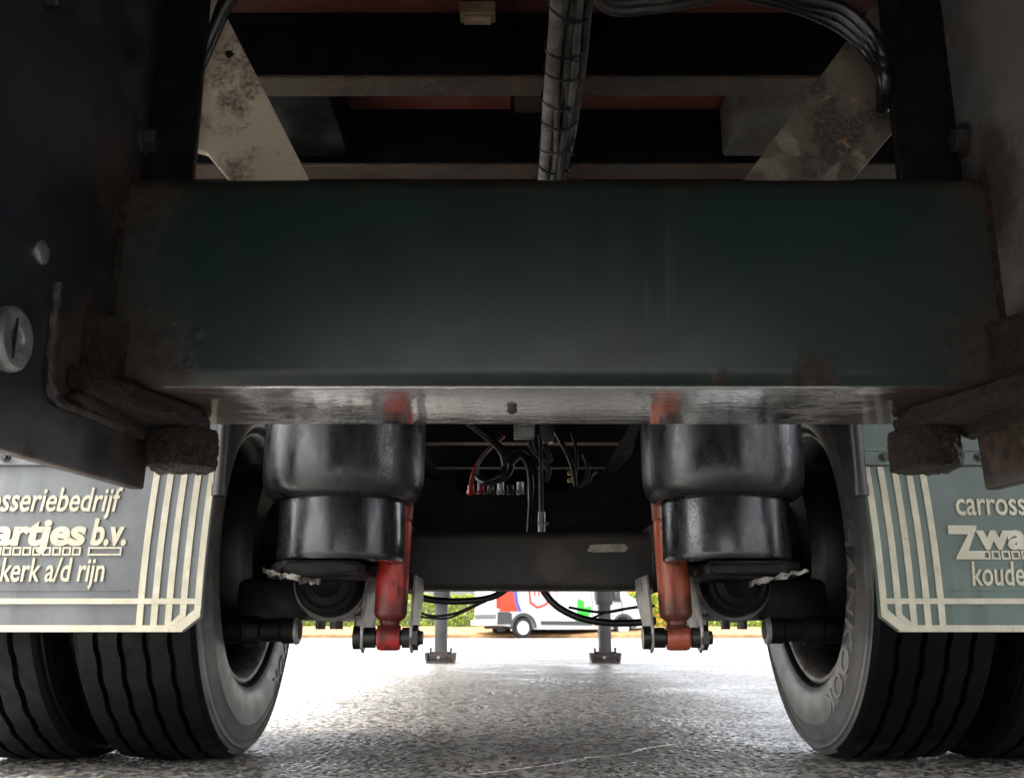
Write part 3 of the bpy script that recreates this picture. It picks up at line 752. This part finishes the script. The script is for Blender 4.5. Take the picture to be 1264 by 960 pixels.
def wheel(s, x, inner):
    global tyre_me
    e = empty('wheel', (x, AY, WZ), T)
    if s > 0: tag(e, ('inner' if inner else 'outer') + ' twin wheel with grooved wet tyre on the right')
    else: tag(e, ('inner' if inner else 'outer') + ' twin wheel with grooved wet tyre on the left')
    if tyre_me is None:
        ty = MB().add(tv, tf).build('tyre', tread_sidewall, e, smooth=32)
        tyre_me = ty.data
        for p in tyre_me.polygons:
            cx_ = abs(sum(tyre_me.vertices[i].co.x for i in p.vertices)/len(p.vertices))
            cs_ = sum(tyre_me.vertices[i].co.x for i in p.vertices)/len(p.vertices)
            if cs_ > .1205: p.material_index = 1
    else:
        me_ = tyre_me
        if not inner:
            me_ = tyre_me.copy(); me_.polygons.foreach_set('material_index', [0]*len(me_.polygons))
        ty = bpy.data.objects.new('tyre', me_); C.objects.link(ty); ty.parent = e
        if s > 0: ty.rotation_euler = (0, 0, math.pi)
    d = -s                                            # towards the trailer's middle
    MB().lathe([(d*.107, .306), (d*.112, .304), (d*.114, .298), (d*.110, .290), (d*.100, .285), (d*.085, .283)], 'x', n=72).build('rim_flange', M['rimedge'], e, smooth=50)
    MB().lathe([(d*.0849, .283), (d*.07, .268), (d*.03, .262), (-d*.04, .262), (-d*.06, .255), (-d*.07, .21), (-d*.075, .16), (-d*.078, .05), (-d*.078, 0), (-d*.09, 0), (-d*.09, .22), (-d*.085, .283), (-d*.11, .304), (-d*.100, .306)], 'x', n=72).build('rim', M['rim'], e, smooth=50)
    if inner:
        if s > 0: vv, ff = bend_text('HANKOOK', d, .352, .044, R(-96), R(-22), .0028)
        else: vv, ff = bend_text('HANKOOK', d, .352, .044, R(96), R(30), .0028)
        if s > 0:
            pass
        MB().add(vv, ff).build('raised_lettering', M['letters'], e, smooth=0)
    return e
for s in (-1, 1):
    wheel(s, s*.795, True); wheel(s, s*1.112, False)
    h = empty('hub', (0, AY, AZ), T)
    MB().lathe([(s*.63, .07), (s*.63, .20), (s*.65, .212), (s*.66, .216), (s*.82, .216), (s*.84, .20), (s*.86, .14), (s*.86, 0)], 'x', n=56).build('brake_drum', M['rim'], h, smooth=40)
    MB().lathe([(s*.56, .0), (s*.56, .075), (s*.60, .085), (s*.628, .12), (s*.629, .0)], 'x', n=32).build('axle_flange', M['black'], h)
    # slack adjuster and short cylinder that shows low inside the wheel
    MB().lathe([(s*.520, 0), (s*.520, .026), (s*.524, .030), (s*.555, .030), (s*.558, .026), (s*.60, .026), (s*.605, .034), (s*.64, .036), (s*.645, .03), (s*.70, .03), (s*.70, 0)], 'x', (0, -.18, -.186), 28).build('adjuster_cylinder', M['black'], h)
    MB().lathe([(s*.5185, .021), (s*.5175, .026), (s*.520, .0315), (s*.527, .0325)], 'x', (0, -.18, -.186), 28).build('adjuster_ring', M['shackle'], h)
    MB().box(*sorted((s*.50, s*.66)), -.20, -.03, -.165, -.075).build('adjuster_arm', M['black'], h, bevel=.012)

# ------------------------------------------------------------------ mudflaps
FY = 1.80
XM = font_mesh('x'); XH = max(v.y for v in XM[0]) - min(v.y for v in XM[0])
def flap(s):
    inner = -.613 if s < 0 else .629
    sgn = -s                                          # direction of the trailer's middle
    Wf = .64
    outer = inner - sgn*Wf
    ctr = (inner + outer)/2
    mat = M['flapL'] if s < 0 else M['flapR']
    root = empty('mudflap', (0, FY, 0), T)
    tag(root, 'grey rubber mudflap with cream stripes and lettering' if s < 0 else 'rubber mudflap with green reflection in its colour, cream stripes and lettering')
    def lean(co, no=None):
        t = max(0, (co.z - .28)/.33)
        return Vector((co.x + sgn*.0105*t**1.8, co.y - .012*math.sin(min(1, t)*math.pi)*.5, co.z))
    # panel polygon in x,z with chamfered inner bottom corner
    zb, zt = .280, .76
    X = lambda u: inner - sgn*u                        # u = metres from the inner edge
    def poly_strip(us, name, m, y0, y1, sub=0):
        return MB().prism(us, 'y', y0, y1).build(name, m, root, smooth=0, fn=lean)
    nz = 14
    b = MB()
    zs = [zb + (zt-zb)*k/nz for k in range(nz+1)]
    pv = []
    for k, z in enumerate(zs):
        u0 = .033 if k == 0 else 0.0
        for u in (u0, .25, Wf):
            pv.append((X(u), 0.0, z))
    # a row for the chamfer
    rows = [[(X(.033), zb), (X(.25), zb), (X(Wf), zb)], [(X(0), zb+.026), (X(.25), zb+.026), (X(Wf), zb+.026)]] + [[(X(0), z), (X(.25), z), (X(Wf), z)] for z in zs[2:]]
    fr = [(x, 0.0, z) for r_ in rows for x, z in r_]; bk = [(x, .010, z) for r_ in rows for x, z in r_]
    n = len(fr); ff = []
    for i in range(len(rows)-1):
        for j in range(2):
            a = i*3+j
            ff.append((a, a+1, a+4, a+3)); ff.append((a+n, a+3+n, a+4+n, a+1+n))
        for j in (0, 2):
            a = i*3+j; ff.append((a, a+3, a+3+n, a+n))
    for i in (0, len(rows)-1):
        for j in range(2):
            a = i*3+j; ff.append((a, a+1, a+1+n, a+n))
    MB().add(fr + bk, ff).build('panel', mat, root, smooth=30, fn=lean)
    # five vertical stripes
    y0, y1 = -.0028, .0005
    ZTOP = .584
    for k in range(5):
        u = .002 + k*.0262
        zlow = zb + (.0265 if k == 0 else (.0075 if k == 1 else .0005))
        bb = MB()
        zz = [zlow + (ZTOP-zlow)*q/12 for q in range(13)]
        A = [(X(u), y0, z) for z in zz] + [(X(u+.0118), y0, z) for z in zz] + [(X(u), y1, z) for z in zz] + [(X(u+.0118), y1, z) for z in zz]
        ff = []
        for q in range(12):
            ff += [(q, q+1, q+14, q+13), (q, q+1, q+27, q+26), (q+13, q+14, q+40, q+39)]
        ff += [(0, 13, 39, 26), (12, 25, 51, 38)]
        bb.add(A, ff).build('stripe', M['cream'], root, smooth=0, fn=lean)
    y0 -= .0006
    poly_strip([(X(.0325), zb+.0005), (X(Wf), zb+.0005), (X(Wf), zb+.0125), (X(.0325), zb+.0125)], 'stripe', M['cream'], y0, y1)
    poly_strip([(X(.002), zb+.050), (X(Wf), zb+.050), (X(Wf), zb+.060), (X(.002), zb+.060)], 'stripe', M['cream'], y0, y1)
    poly_strip([(X(.0022), zb+.0275), (X(.034), zb+.0015), (X(.046), zb+.0125), (X(.0135), zb+.040), (X(.0022), zb+.040)], 'stripe', M['cream'], y0-.0005, y1)
    poly_strip([(X(.046), zb+.0125), (X(.060), zb+.0125), (X(.0285), zb+.042), (X(.0285), zb+.029)], 'stripe', M['cream'], y0-.0005, y1)
    # fine moulded line round the lettering
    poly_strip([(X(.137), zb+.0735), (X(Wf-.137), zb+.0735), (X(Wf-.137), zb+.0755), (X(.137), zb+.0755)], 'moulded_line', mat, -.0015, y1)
    # lettering
    def text(body, width, xh, xleft, base, bold, shear=.10, spacing=1.0, name='lettering'):
        vs_, fs_ = font_mesh(body, bold, .05, shear, spacing)
        xs = [v.x for v in vs_]; x0, x1 = min(xs), max(xs)
        sx = width/(x1-x0); sz = xh/XH
        out = [(xleft + (v.x-x0)*sx, -.0032 if v.z > 0 else .0005, base + v.y*sz) for v in vs_]
        return MB().add(out, fs_).build(name, M['cream'], root, smooth=0, fn=lean)
    dz = 0 if s < 0 else -.007
    ctr += -.010 if s < 0 else 0
    text('carrosseriebedrijf', .322, .0285, ctr-(.164 if s < 0 else .156), .500+dz, .012)
    text('wartjes', .228, .0300, ctr-.178+.051, .438+dz, .040, .06)
    text('b.v.', .066, .0300, ctr+.178-.066, .438+dz, .034, .10)
    text('koudekerk a/d rijn', .290, .0275, ctr-.145, .371+dz, .012)
    k_ = .000308; zx, zz0 = ctr-.178+25*k_, .4175+dz
    Z = [(-25, 150), (-22, 203), (150, 203), (150, 190), (80, 50), (178, 50), (172, 0), (0, 0), (2, 12), (92, 150)]
    poly_strip([(zx + a*k_, zz0 + b_*k_) for a, b_ in Z], 'lettering', M['cream'], -.0032, .0005)
    def square(x0, x1, z0, z1, t, name='lettering'):
        bb = MB()
        sl = .12*(z1-z0)
        for (a, b_, c, d) in ((x0, x1, z0, z0+t), (x0, x1, z1-t, z1), (x0, x0+t, z0+t, z1-t), (x1-t, x1, z0+t, z1-t)):
            bb.box(a, b_, -.0032, .0005, c, d)
        bb.build(name, M['cream'], root, smooth=0, fn=lean)
    for q in range(12):
        x0 = ctr-.178+.056 + q*.0184
        square(x0, x0+.0160, .4175+dz, .4330+dz, .0032)
    square(ctr+.178-.068, ctr+.178-.006, .4175+dz, .4330+dz, .0032)
    # clamp bar with bolts and hanger tube
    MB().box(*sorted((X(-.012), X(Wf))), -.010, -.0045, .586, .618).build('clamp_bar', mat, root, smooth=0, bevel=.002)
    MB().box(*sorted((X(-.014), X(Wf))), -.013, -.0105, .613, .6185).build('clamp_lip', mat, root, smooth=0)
    for q in range(4):
        hexbolt(root, (X(.032 + q*.18), -.0105, .6015), (0, -1, 0), .006, .005, .009)
    tx = X(.002)+sgn*.020
    MB().tube([(tx, -.01, .53), (tx, -.01, .80)], .0125, 20).tube([(tx, -.01, .528), (tx, -.01, .55)], .0145, 20).build('hanger_tube', M['bolt'], root)
for s in (-1, 1): flap(s)

# ------------------------------------------------------------------ inside: shield, hoses, valves
sh = MB().prism([(-.40, .43), (.40, .43), (.42, .92), (.345, .90), (.318, .82), (.312, .79), (.285, .76), (.25, .725), (.16, .705), (.10, .685), (.02, .672), (-.04, .668), (-.20, .672), (-.215, .715), (-.26, .712), (-.33, .72), (-.36, .78), (-.42, .92)], 'y', 2.80, 2.812).build('rubber_shield', M['black'], T, smooth=0, bevel=.002)
at_ = MB().lathe([(-.62, 0), (-.62, .06), (-.60, .13), (-.56, .175), (-.52, .19), (.52, .19), (.56, .175), (.60, .13), (.62, .06), (.62, 0)], 'x', (0, 5.62, .93), 40).build('added_blocker', M['black'], T)  # black cylinder added to hide the lit crossmembers beyond and block light
def hosep(name, pts, r, m, n=10): return MB().tube(smooth_path(pts, 8), r, n).build(name, M[m], T, smooth=60)
hosep('red_air_hose', [(-.07, 2.78, .84), (-.105, 2.76, .805), (-.135, 2.74, .765), (-.158, 2.73, .715), (-.165, 2.75, .66)], .0062, 'redhose')
hosep('air_hose', [(-.075, 2.76, .83), (-.115, 2.74, .79), (-.145, 2.73, .74), (-.135, 2.73, .700), (-.11, 2.74, .69)], .0055, 'conduit')
hosep('air_hose', [(-.19, 2.6, .86), (-.12, 2.62, .81), (-.075, 2.62, .765), (-.065, 2.62, .72), (-.085, 2.62, .69), (-.12, 2.64, .68), (-.14, 2.68, .70)], .010, 'hose')
hosep('air_hose', [(-.16, 2.62, .85), (-.10, 2.64, .80), (-.052, 2.64, .76), (-.048, 2.64, .72), (-.07, 2.64, .69), (-.11, 2.66, .685)], .008, 'hose')
hosep('air_hose', [(-.065, 2.6, .735), (-.04, 2.58, .755), (-.012, 2.57, .757), (.006, 2.57, .735), (.018, 2.56, .68), (.020, 2.54, .60), (.018, 2.52, .52)], .0095, 'hose')
hosep('air_hose', [(-.05, 2.58, .725), (-.02, 2.56, .742), (.002, 2.55, .70), (.006, 2.54, .62), (.0, 2.52, .52)], .009, 'hose')
hosep('air_hose', [(.01, 2.56, .86), (.015, 2.56, .79), (.03, 2.55, .74), (.055, 2.55, .725), (.052, 2.55, .75), (.03, 2.56, .80)], .0075, 'cable')
hosep('air_hose', [(.0, 2.58, .86), (.005, 2.58, .78), (.04, 2.58, .73), (.055, 2.58, .70), (.045, 2.58, .672)], .0075, 'cable')
hosep('air_hose', [(.07, 2.72, .86), (.10, 2.70, .80), (.125, 2.69, .74), (.135, 2.68, .675)], .007, 'cable')
hosep('air_hose', [(.13, 2.74, .84), (.142, 2.72, .78), (.135, 2.70, .70)], .005, 'cable')
hosep('air_hose', [(.165, 2.76, .78), (.175, 2.74, .74), (.165, 2.72, .70), (.14, 2.71, .68)], .006, 'cable')
hosep('air_hose', [(.20, 2.77, .73), (.185, 2.75, .72), (.175, 2.73, .695), (.15, 2.72, .682)], .006, 'cable')
lv = empty('levelling_valve', (.06, 2.48, 0), T)
MB().box(-.10, -.045, -.02, .03, .775, .86).box(-.085, -.06, -.035, -.0205, .80, .83).build('valve_body', M['shackle'], lv, bevel=.004)
MB().box(-.035, .005, -.025, .03, .765, .87).build('valve_block', M['blackp'], lv, bevel=.004)
MB().tube([(-.03, -.01, .86), (-.030, -.05, .552)], .0048, 10).build('rod', M['bolt'], lv)
MB().tube([(-.030, -.05, .574), (-.030, -.05, .516)], .0095, 8).tube([(-.042, -.05, .545), (-.012, -.05, .545)], .004, 8).build('rod_clamp', M['zinc'], lv)
vb = empty('valve_manifold', (-.06, 2.9, .665), T)
for k in range(7):
    MB().tube([(-.11 + k*.03, 0, 0), (-.11 + k*.03, 0, .045 + .01*(k % 2))], .010, 10).tube([(-.11 + k*.03, 0, .02), (-.11 + k*.03, 0, .030)], .013, 6).build('fitting', M['redhose'] if k in (0, 1) else (M['zinc'] if k % 2 else M['scraped']), vb)
for k in range(2):
    MB().box(.185, .197, -.01, .005, .055 + k*.022, .068 + k*.022).build('yellow_fitting', M['yellow'], vb, smooth=0, bevel=.002)
# hoses hanging under the axle
hosep('air_hose', [(-.31, 2.48, .385), (-.27, 2.5, .362), (-.20, 2.5, .3545), (-.13, 2.5, .358), (-.08, 2.5, .372), (-.03, 2.5, .41)], .0088, 'hose')
hosep('air_hose', [(-.30, 2.49, .335), (-.25, 2.51, .318), (-.19, 2.52, .325), (-.13, 2.52, .350), (-.08, 2.51, .368), (-.05, 2.5, .40)], .0032, 'hose')
hosep('air_hose', [(-.30, 2.50, .320), (-.26, 2.52, .314), (-.21, 2.53, .313), (-.15, 2.53, .338), (-.10, 2.52, .36)], .0026, 'hose')
hosep('air_hose', [(.02, 2.49, .41), (.04, 2.5, .374), (.07, 2.5, .342), (.12, 2.5, .316), (.18, 2.5, .303), (.25, 2.5, .3005), (.32, 2.49, .306)], .0092, 'hose')
hosep('air_hose', [(.10, 2.51, .340), (.15, 2.52, .331), (.20, 2.52, .3275), (.26, 2.51, .338), (.32, 2.5, .343)], .0034, 'hose')
hosep('air_hose', [(.155, 2.505, .310), (.19, 2.51, .325), (.23, 2.51, .334), (.30, 2.5, .345)], .0030, 'hose')

# landing legs
def landing_leg(x):
    e = empty('landing_leg', (x, 8.85, 0), T)
    MB().prism(rrect(-.055, .055, -.062, .062, .012, 3), 'z', .095, .62).build('inner_leg', M['leg'], e, smooth=40)
    MB().prism(rrect(-.072, .072, -.075, .075, .012, 3), 'z', .50, 1.12).build('outer_leg', M['leg'], e, smooth=40)
    f = MB(); f.box(-.100, .100, -.08, .08, .0125, .0299); f.prism([(-.13, .0), (.13, .0), (.125, .012), (-.125, .012)], 'y', -.11, .11)
    f.prism([(-.128, .0125), (-.11, .0125), (-.105, .085), (-.14, .085)], 'y', -.10, .10).prism([(.128, .0125), (.11, .0125), (.105, .085), (.14, .085)], 'y', -.10, .10)
    f.build('foot_plate', M['foot'], e, smooth=0, bevel=.003)
    b = MB(); b.box(-.104, .104, -.085, .085, .030, .072)
    b.prism([(-.095, .0725), (-.085, .0725), (-.083, .125), (-.10, .13)], 'y', -.06, .06).prism([(.095, .0725), (.085, .0725), (.083, .125), (.10, .13)], 'y', -.06, .06).box(-.083, .083, -.07, .07, .0725, .094)
    b.build('foot_pivot', M['foot'], e, smooth=0, bevel=.004)
    MB().tube([(-.015, -.088, .045), (-.015, -.10, .045)], .012, 12).build('pivot_bolt', M['zinc'], e)
    for k in (-.06, .05):
        MB().tube([(k, -.086, .05), (k, -.096, .05)], .014, 6).build('bolt', M['bolt'], e)
for x in (-.675 - .045 + .04, .80 - .015): landing_leg(x)
MB().tube([(-.62, 8.85, .95), (.72, 8.85, .95)], .02, 12).build('leg_shaft', M['leg'], T)

# ------------------------------------------------------------------ water lying in a seam of the asphalt
random.seed(11)
def puddle_strip(name, pts, w, label):
    vv = []; n = len(pts)
    for i, p in enumerate(pts):
        a = Vector(pts[max(0, i-1)]); b = Vector(pts[min(n-1, i+1)]); t = (b-a).normalized(); q = Vector((-t.y, t.x))
        ww = w*(.2 + .9*random.random())*(.4 + .6*(math.sin(i*.23) > -.5))*min(1, 4*i/n+.1, 4*(n-1-i)/n+.1)
        vv += [(p[0]+q.x*ww, p[1]+q.y*ww, .0045), (p[0]-q.x*ww*.8, p[1]-q.y*ww*.8, .0045)]
    t = NT('seam_water'); m = t.done((.05, .05, .05), .14, 0, t.bump(t.noise(60, 3, .5), .5, .006), 1.0)
    o = MB().add(vv, [(2*i, 2*i+1, 2*i+3, 2*i+2) for i in range(n-1)]).build(name, m, smooth=0)
    return tag(o, label, 'water', kind='structure')
pp = smooth_path([(-.16, 1.98, 0), (0, 2.10, 0), (.11, 2.22, 0), (.17, 2.29, 0), (.26, 2.36, 0), (.33, 2.47, 0), (.42, 2.57, 0), (.50, 2.63, 0)], 12)
pp = [(p.x + random.uniform(-.008, .008), p.y + random.uniform(-.008, .008)) for p in pp]
puddle_strip('water_seam', pp, .009, 'thin line of water lying in a seam of the asphalt')

# ------------------------------------------------------------------ verge and hedge
def mat_verge():
    t = NT('leaf_littered_verge')
    c = t.mix(t.ramp(t.noise(3, 6, .65), .35, .65), (.22, .12, .045), (.34, .20, .09))
    return t.done(c, .9, 0, t.bump(t.noise(14, 6, .7), .8, .05))
b = MB(); nx = 90
prof = [(34.9, .0), (34.9, .11), (35.05, .12), (36.4, .30), (37.2, .38), (42, .40)]
vv = []
for i in range(nx+1):
    x = -45 + i
    for j, (y, z) in enumerate(prof): vv.append((x, y + .12*noise.noise(Vector((x*.6, j, 0))), z + (.05*noise.noise(Vector((x*.8, j*3, 2))) if j > 1 else 0)))
m_ = len(prof)
b.add(vv, [(i*m_+j, i*m_+j+1, (i+1)*m_+j+1, (i+1)*m_+j) for i in range(nx) for j in range(m_-1)])
tag(b.build('verge', mat_verge(), smooth=60), 'low brown verge strewn with leaves at the foot of the hedge', 'verge', kind='structure')

def mat_leaf():
    t = NT('hedge_leaf')
    oi = t.n.new('ShaderNodeNewGeometry')
    c = t.mix(oi.outputs['Random Per Island'], (.15, .23, .022), (.34, .42, .06))
    t.done(c, .5)
    t.b.inputs['Transmission Weight'].default_value = 0
    tr = t.n.new('ShaderNodeBsdfTranslucent'); t.l.new(c, tr.inputs[0])
    ms = t.n.new('ShaderNodeMixShader'); ms.inputs[0].default_value = .35
    t.l.new(t.b.outputs[0], ms.inputs[1]); t.l.new(tr.outputs[0], ms.inputs[2])
    t.l.new(ms.outputs[0], t.n['Material Output'].inputs[0])
    return t.m
leafm = mat_leaf()
stemm = simple('hedge_stem', (.06, .04, .025), .8)
def hedge(name, x0, x1, y0, y1, h, label, n, seed, zb=.36):
    random.seed(seed)
    e = empty(name, ((x0+x1)/2, (y0+y1)/2, 0)); cx, cy = e.location.x, e.location.y
    b = MB(); vv = []; ff = []
    for i in range(n):
        x = random.uniform(x0, x1); u = random.random()
        top = zb + h*(.9 + .16*noise.noise(Vector((x*.9, 1, seed))) + .08*noise.noise(Vector((x*3.1, 4, seed))))
        dep = .28*noise.noise(Vector((x*1.1, u*3, 5))) + .1
        if u < .62: y = y0 + dep + abs(random.gauss(0, .14)); z = random.uniform(zb-.1, top)
        else: y = random.uniform(y0+.1, y1); z = top - abs(random.gauss(0, .10))
        a = Vector((random.gauss(0, 1), random.gauss(0, 1), random.gauss(0, 1))).normalized()
        q = a.cross(Vector((random.random(), random.random(), .3))).normalized()
        L = random.uniform(.05, .09); w = L*.5
        p = Vector((x-cx, y-cy, z)); k = len(vv)
        vv += [p - a*L, p + q*w, p + a*L, p - q*w]; ff.append((k, k+1, k+2, k+3))
    b.add(vv, ff).build('foliage', leafm, e, smooth=0)
    s_ = MB(); x = x0 + .3
    while x < x1:
        s_.tube([(x-cx, (y0+y1)/2-cy, 0.1), (x-cx+random.uniform(-.1, .1), (y0+y1)/2-cy, zb+h*.5), (x-cx+random.uniform(-.2, .2), (y0+y1)/2-cy, zb+h*.85)], [.035, .025, .01], 5); x += .6
    st = s_.build('stems', stemm, e); st['kind'] = 'stuff'
    return tag(e, label, 'hedge')
hedge('hedge', -22, 24, 37.4, 39.0, 1.35, 'clipped yellow green hedge behind the white van', 60000, 4)

# ------------------------------------------------------------------ the van
def van():
    th = R(25)
    ca, sa = math.cos(th), math.sin(th)
    nr = Vector((.39, 34.0, 0))                       # rear wheel nearest the camera
    root = empty('delivery_van', nr - Vector((ca, sa, 0))*1.0 + Vector((-sa, ca, 0))*.98, rz=th)
    tag(root, 'white delivery van with orange red rear panel and green leaf', 'van')
    P = {k: simple('van_' + k, c, r, var=.04, bump=0, coat=co) for k, c, r, co in (('white', (.52, .52, .53), .35, .2), ('grey', (.04, .042, .045), .55, 0), ('orange', (.55, .035, .008), .4, 0),
         ('blue', (.06, .065, .42), .4, 0), ('green', (.02, .34, .02), .4, 0), ('glass', (.03, .04, .045), .06, 0), ('dark', (.012, .012, .012), .7, 0), ('rim', (.55, .55, .55), .4, 0), ('lamp', (.45, .03, .02), .2, 0), ('clear', (.6, .6, .62), .1, 0))}
    hw = 1.0
    def arc(cx, r, a0, a1, n=12): return [(cx + r*math.cos(R(a0+(a1-a0)*k/n)), .34 + r*math.sin(R(a0+(a1-a0)*k/n))) for k in range(n+1)]
    prof = [(0, .42), (0, 2.40), (.08, 2.50), (4.2, 2.52), (4.65, 2.36), (5.32, 1.50), (5.78, 1.28), (5.96, 1.02), (5.98, .34), (5.46, .30)]
    prof += arc(5.035, .41, 0, 180)[0:] + [(4.6, .28), (1.45, .28)] + arc(1.0, .41, 0, 180) + [(.55, .38)]
    bm_ = MB().prism(prof, 'y', -hw, hw)
    def tumble(co, no):
        t = max(0, (co.z-1.2)/1.3); k = 1 - .07*t
        if co.x > 4.9: k *= 1 - .10*min(1, (co.x-4.9)/1.1)
        return Vector((co.x, co.y*k, co.z))
    MB().prism(prof, 'y', -hw, hw).build('body', P['white'], root, smooth=25, bevel=.05, segs=3, fn=tumble)
    near = -hw
    def decal(poly, name, m, d=.006, side=-1):
        def onto(co, no):
            t = max(0, (co.z-1.2)/1.3); return Vector((co.x, co.y*(1 - .07*t), co.z))
        return MB().prism(poly, 'y', *sorted((side*(hw-.01), side*(hw+d)))).build(name, P[m], root, smooth=0, fn=onto)
    decal([(.10, .88), (.80, .88), (.66, 1.2), (.60, 1.9), (.10, 1.9)], 'orange_panel', 'orange')
    decal([(.815, .88), (.93, .88), (.80, 1.2), (.73, 1.9), (.615, 1.9), (.68, 1.2)], 'blue_stripe', 'blue')
    # shield outline
    def ring(a, b): return a + [a[0]] + [b[0]] + b[::-1]
    o_ = [(1.18, 1.85), (1.24, 1.15), (1.55, .98), (1.9, 1.1), (2.05, 1.3), (2.05, 1.85)]; i_ = [(1.26, 1.77), (1.31, 1.21), (1.56, 1.06), (1.86, 1.17), (1.97, 1.33), (1.97, 1.77)]
    n = len(o_)
    for k in range(n):
        decal([o_[k], o_[(k+1) % n], i_[(k+1) % n], i_[k]], 'shield_outline', 'orange')
    for k, x in enumerate((1.42, 1.58, 1.74)):
        decal([(x, 1.42), (x+.05, 1.42), (x+.05, 1.62), (x, 1.62)], 'shield_letter', 'orange')
    decal([(2.98, .52), (3.5, .62), (3.68, .9), (3.68, 1.1), (3.4, 1.02), (3.42, 1.25), (3.15, 1.35), (3.12, .9), (3.2, .72)], 'green_leaf', 'green')
    # mouldings, arches, bumper
    decal([(1.66, .44), (3.72, .42), (3.72, .56), (1.66, .57)], 'side_moulding', 'grey', .025)
    decal([(3.80, .42), (4.45, .42), (4.45, .56), (3.80, .56)], 'side_moulding', 'grey', .025)
    for cx in (1.0, 5.035):
        a = arc(cx, .50, 0, 180); b_ = arc(cx, .405, 0, 180)
        for k in range(len(a)-1): pass
        MB().prism(a + b_[::-1], 'y', -hw-.03, -hw+.02).build('wheel_arch', P['grey'], root, smooth=30)
        MB().prism(a + b_[::-1], 'y', hw-.02, hw+.03).build('wheel_arch', P['grey'], root, smooth=30)
    decal([(.0, .45), (.55, .45), (.55, .80), (.45, .86), (0, .86)], 'rear_corner_cladding', 'grey', .02)
    MB().box(-.16, -.004, -.95, .95, .42, .60).build('rear_step', P['white'], root, bevel=.02)
    MB().box(-.012, .02, -.93, .93, .62, .80).build('rear_sill', P['grey'], root, bevel=.004)
    MB().box(5.9, 6.04, -.88, .88, .32, .78).build('front_bumper', P['grey'], root, bevel=.03)
    for sy in (-1, 1):
        MB().box(-.02, .10, *sorted((sy*.93, sy*1.006)), .98, 1.42).build('tail_light', P['lamp'], root, smooth=0, bevel=.01)
        MB().prism([(5.35, 1.0), (5.72, .98), (5.78, 1.18), (5.45, 1.32)], 'y', *sorted((sy*.80, sy*.965))).build('headlight', P['clear'], root, smooth=0, bevel=.01)
        MB().box(4.62, 4.80, *sorted((sy*1.04, sy*1.22)), 1.35, 1.72).build('mirror', P['grey'], root, bevel=.03)
        MB().box(4.66, 4.74, *sorted((sy*.96, sy*1.04)), 1.40, 1.46).build('mirror_arm', P['grey'], root, smooth=0)
        decal([(3.85, 1.28), (4.95, 1.25), (4.92, 1.42), (4.42, 2.05), (3.85, 2.08)], 'side_window', 'glass', .008, sy)
        decal([(3.74, .60), (3.755, .60), (3.755, 2.2), (3.74, 2.2)], 'door_seam', 'dark', .004, sy)
        decal([(4.98, .75), (4.995, .75), (4.995, 1.3), (4.98, 1.3)], 'door_seam', 'dark', .004, sy)
        decal([(2.3, .60), (2.315, .60), (2.315, 2.2), (2.3, 2.2)], 'door_seam', 'dark', .004, sy)
    for z0 in (.95,):
        MB().box(-.012, .02, -.008, .008, .82, 2.3).build('rear_door_seam', P['dark'], root, smooth=0)
    MB().prism([(4.72, 2.30), (5.30, 1.555), (5.34, 1.56), (4.76, 2.32)], 'y', -.84, .84).build('windscreen', P['glass'], root, smooth=0)
    for x in (1.0, 5.035):
        for sy in (-1, 1):
            w = empty('wheel', (x, sy*.87, .34), root)
            MB().lathe([(-.10, .23), (-.108, .30), (-.09, .335), (.09, .335), (.108, .30), (.10, .23)], 'y', n=36).build('tyre', P['dark'], w, smooth=40)
            MB().lathe([(sy*.06, 0), (sy*.075, .05), (sy*.055, .10), (sy*.06, .17), (sy*.095, .205), (sy*.10, .235), (-sy*.05, .23)], 'y', n=28).build('rim', P['rim'], w, smooth=40)
    MB().box(.3, 5.6, -.8, .8, .30, .60).build('underbody', P['dark'], root, smooth=0)
van()

# orange container behind the van
def container():
    root = empty('skip_container', (6.3, 41.5, .40), rz=R(-8))
    m = simple('orange_container_paint', (.62, .22, .04), .5, var=.1, vs_=2, dirt=(.3, .12, .05), dirt_amt=.25)
    MB().prism([(-1.8, 0), (1.8, 0), (2.3, 1.7), (-2.3, 1.7)], 'y', -.9, .9).build('shell', m, root, smooth=0, bevel=.02)
    MB().box(-2.38, 2.38, -.98, -.901, 1.62, 1.76).box(-2.38, 2.38, .901, .98, 1.62, 1.76).build('rim_rail', m, root, smooth=0, bevel=.01)
    for k in range(7):
        MB().prism([(-1.55 + k*.5, .1), (-1.43 + k*.5, .1), (-1.43 + k*.55, 1.6), (-1.58 + k*.55, 1.6)], 'y', -.96, -.9015).build('rib', m, root, smooth=0)
    tag(root, 'orange steel skip container behind the front of the van', 'container')
container()
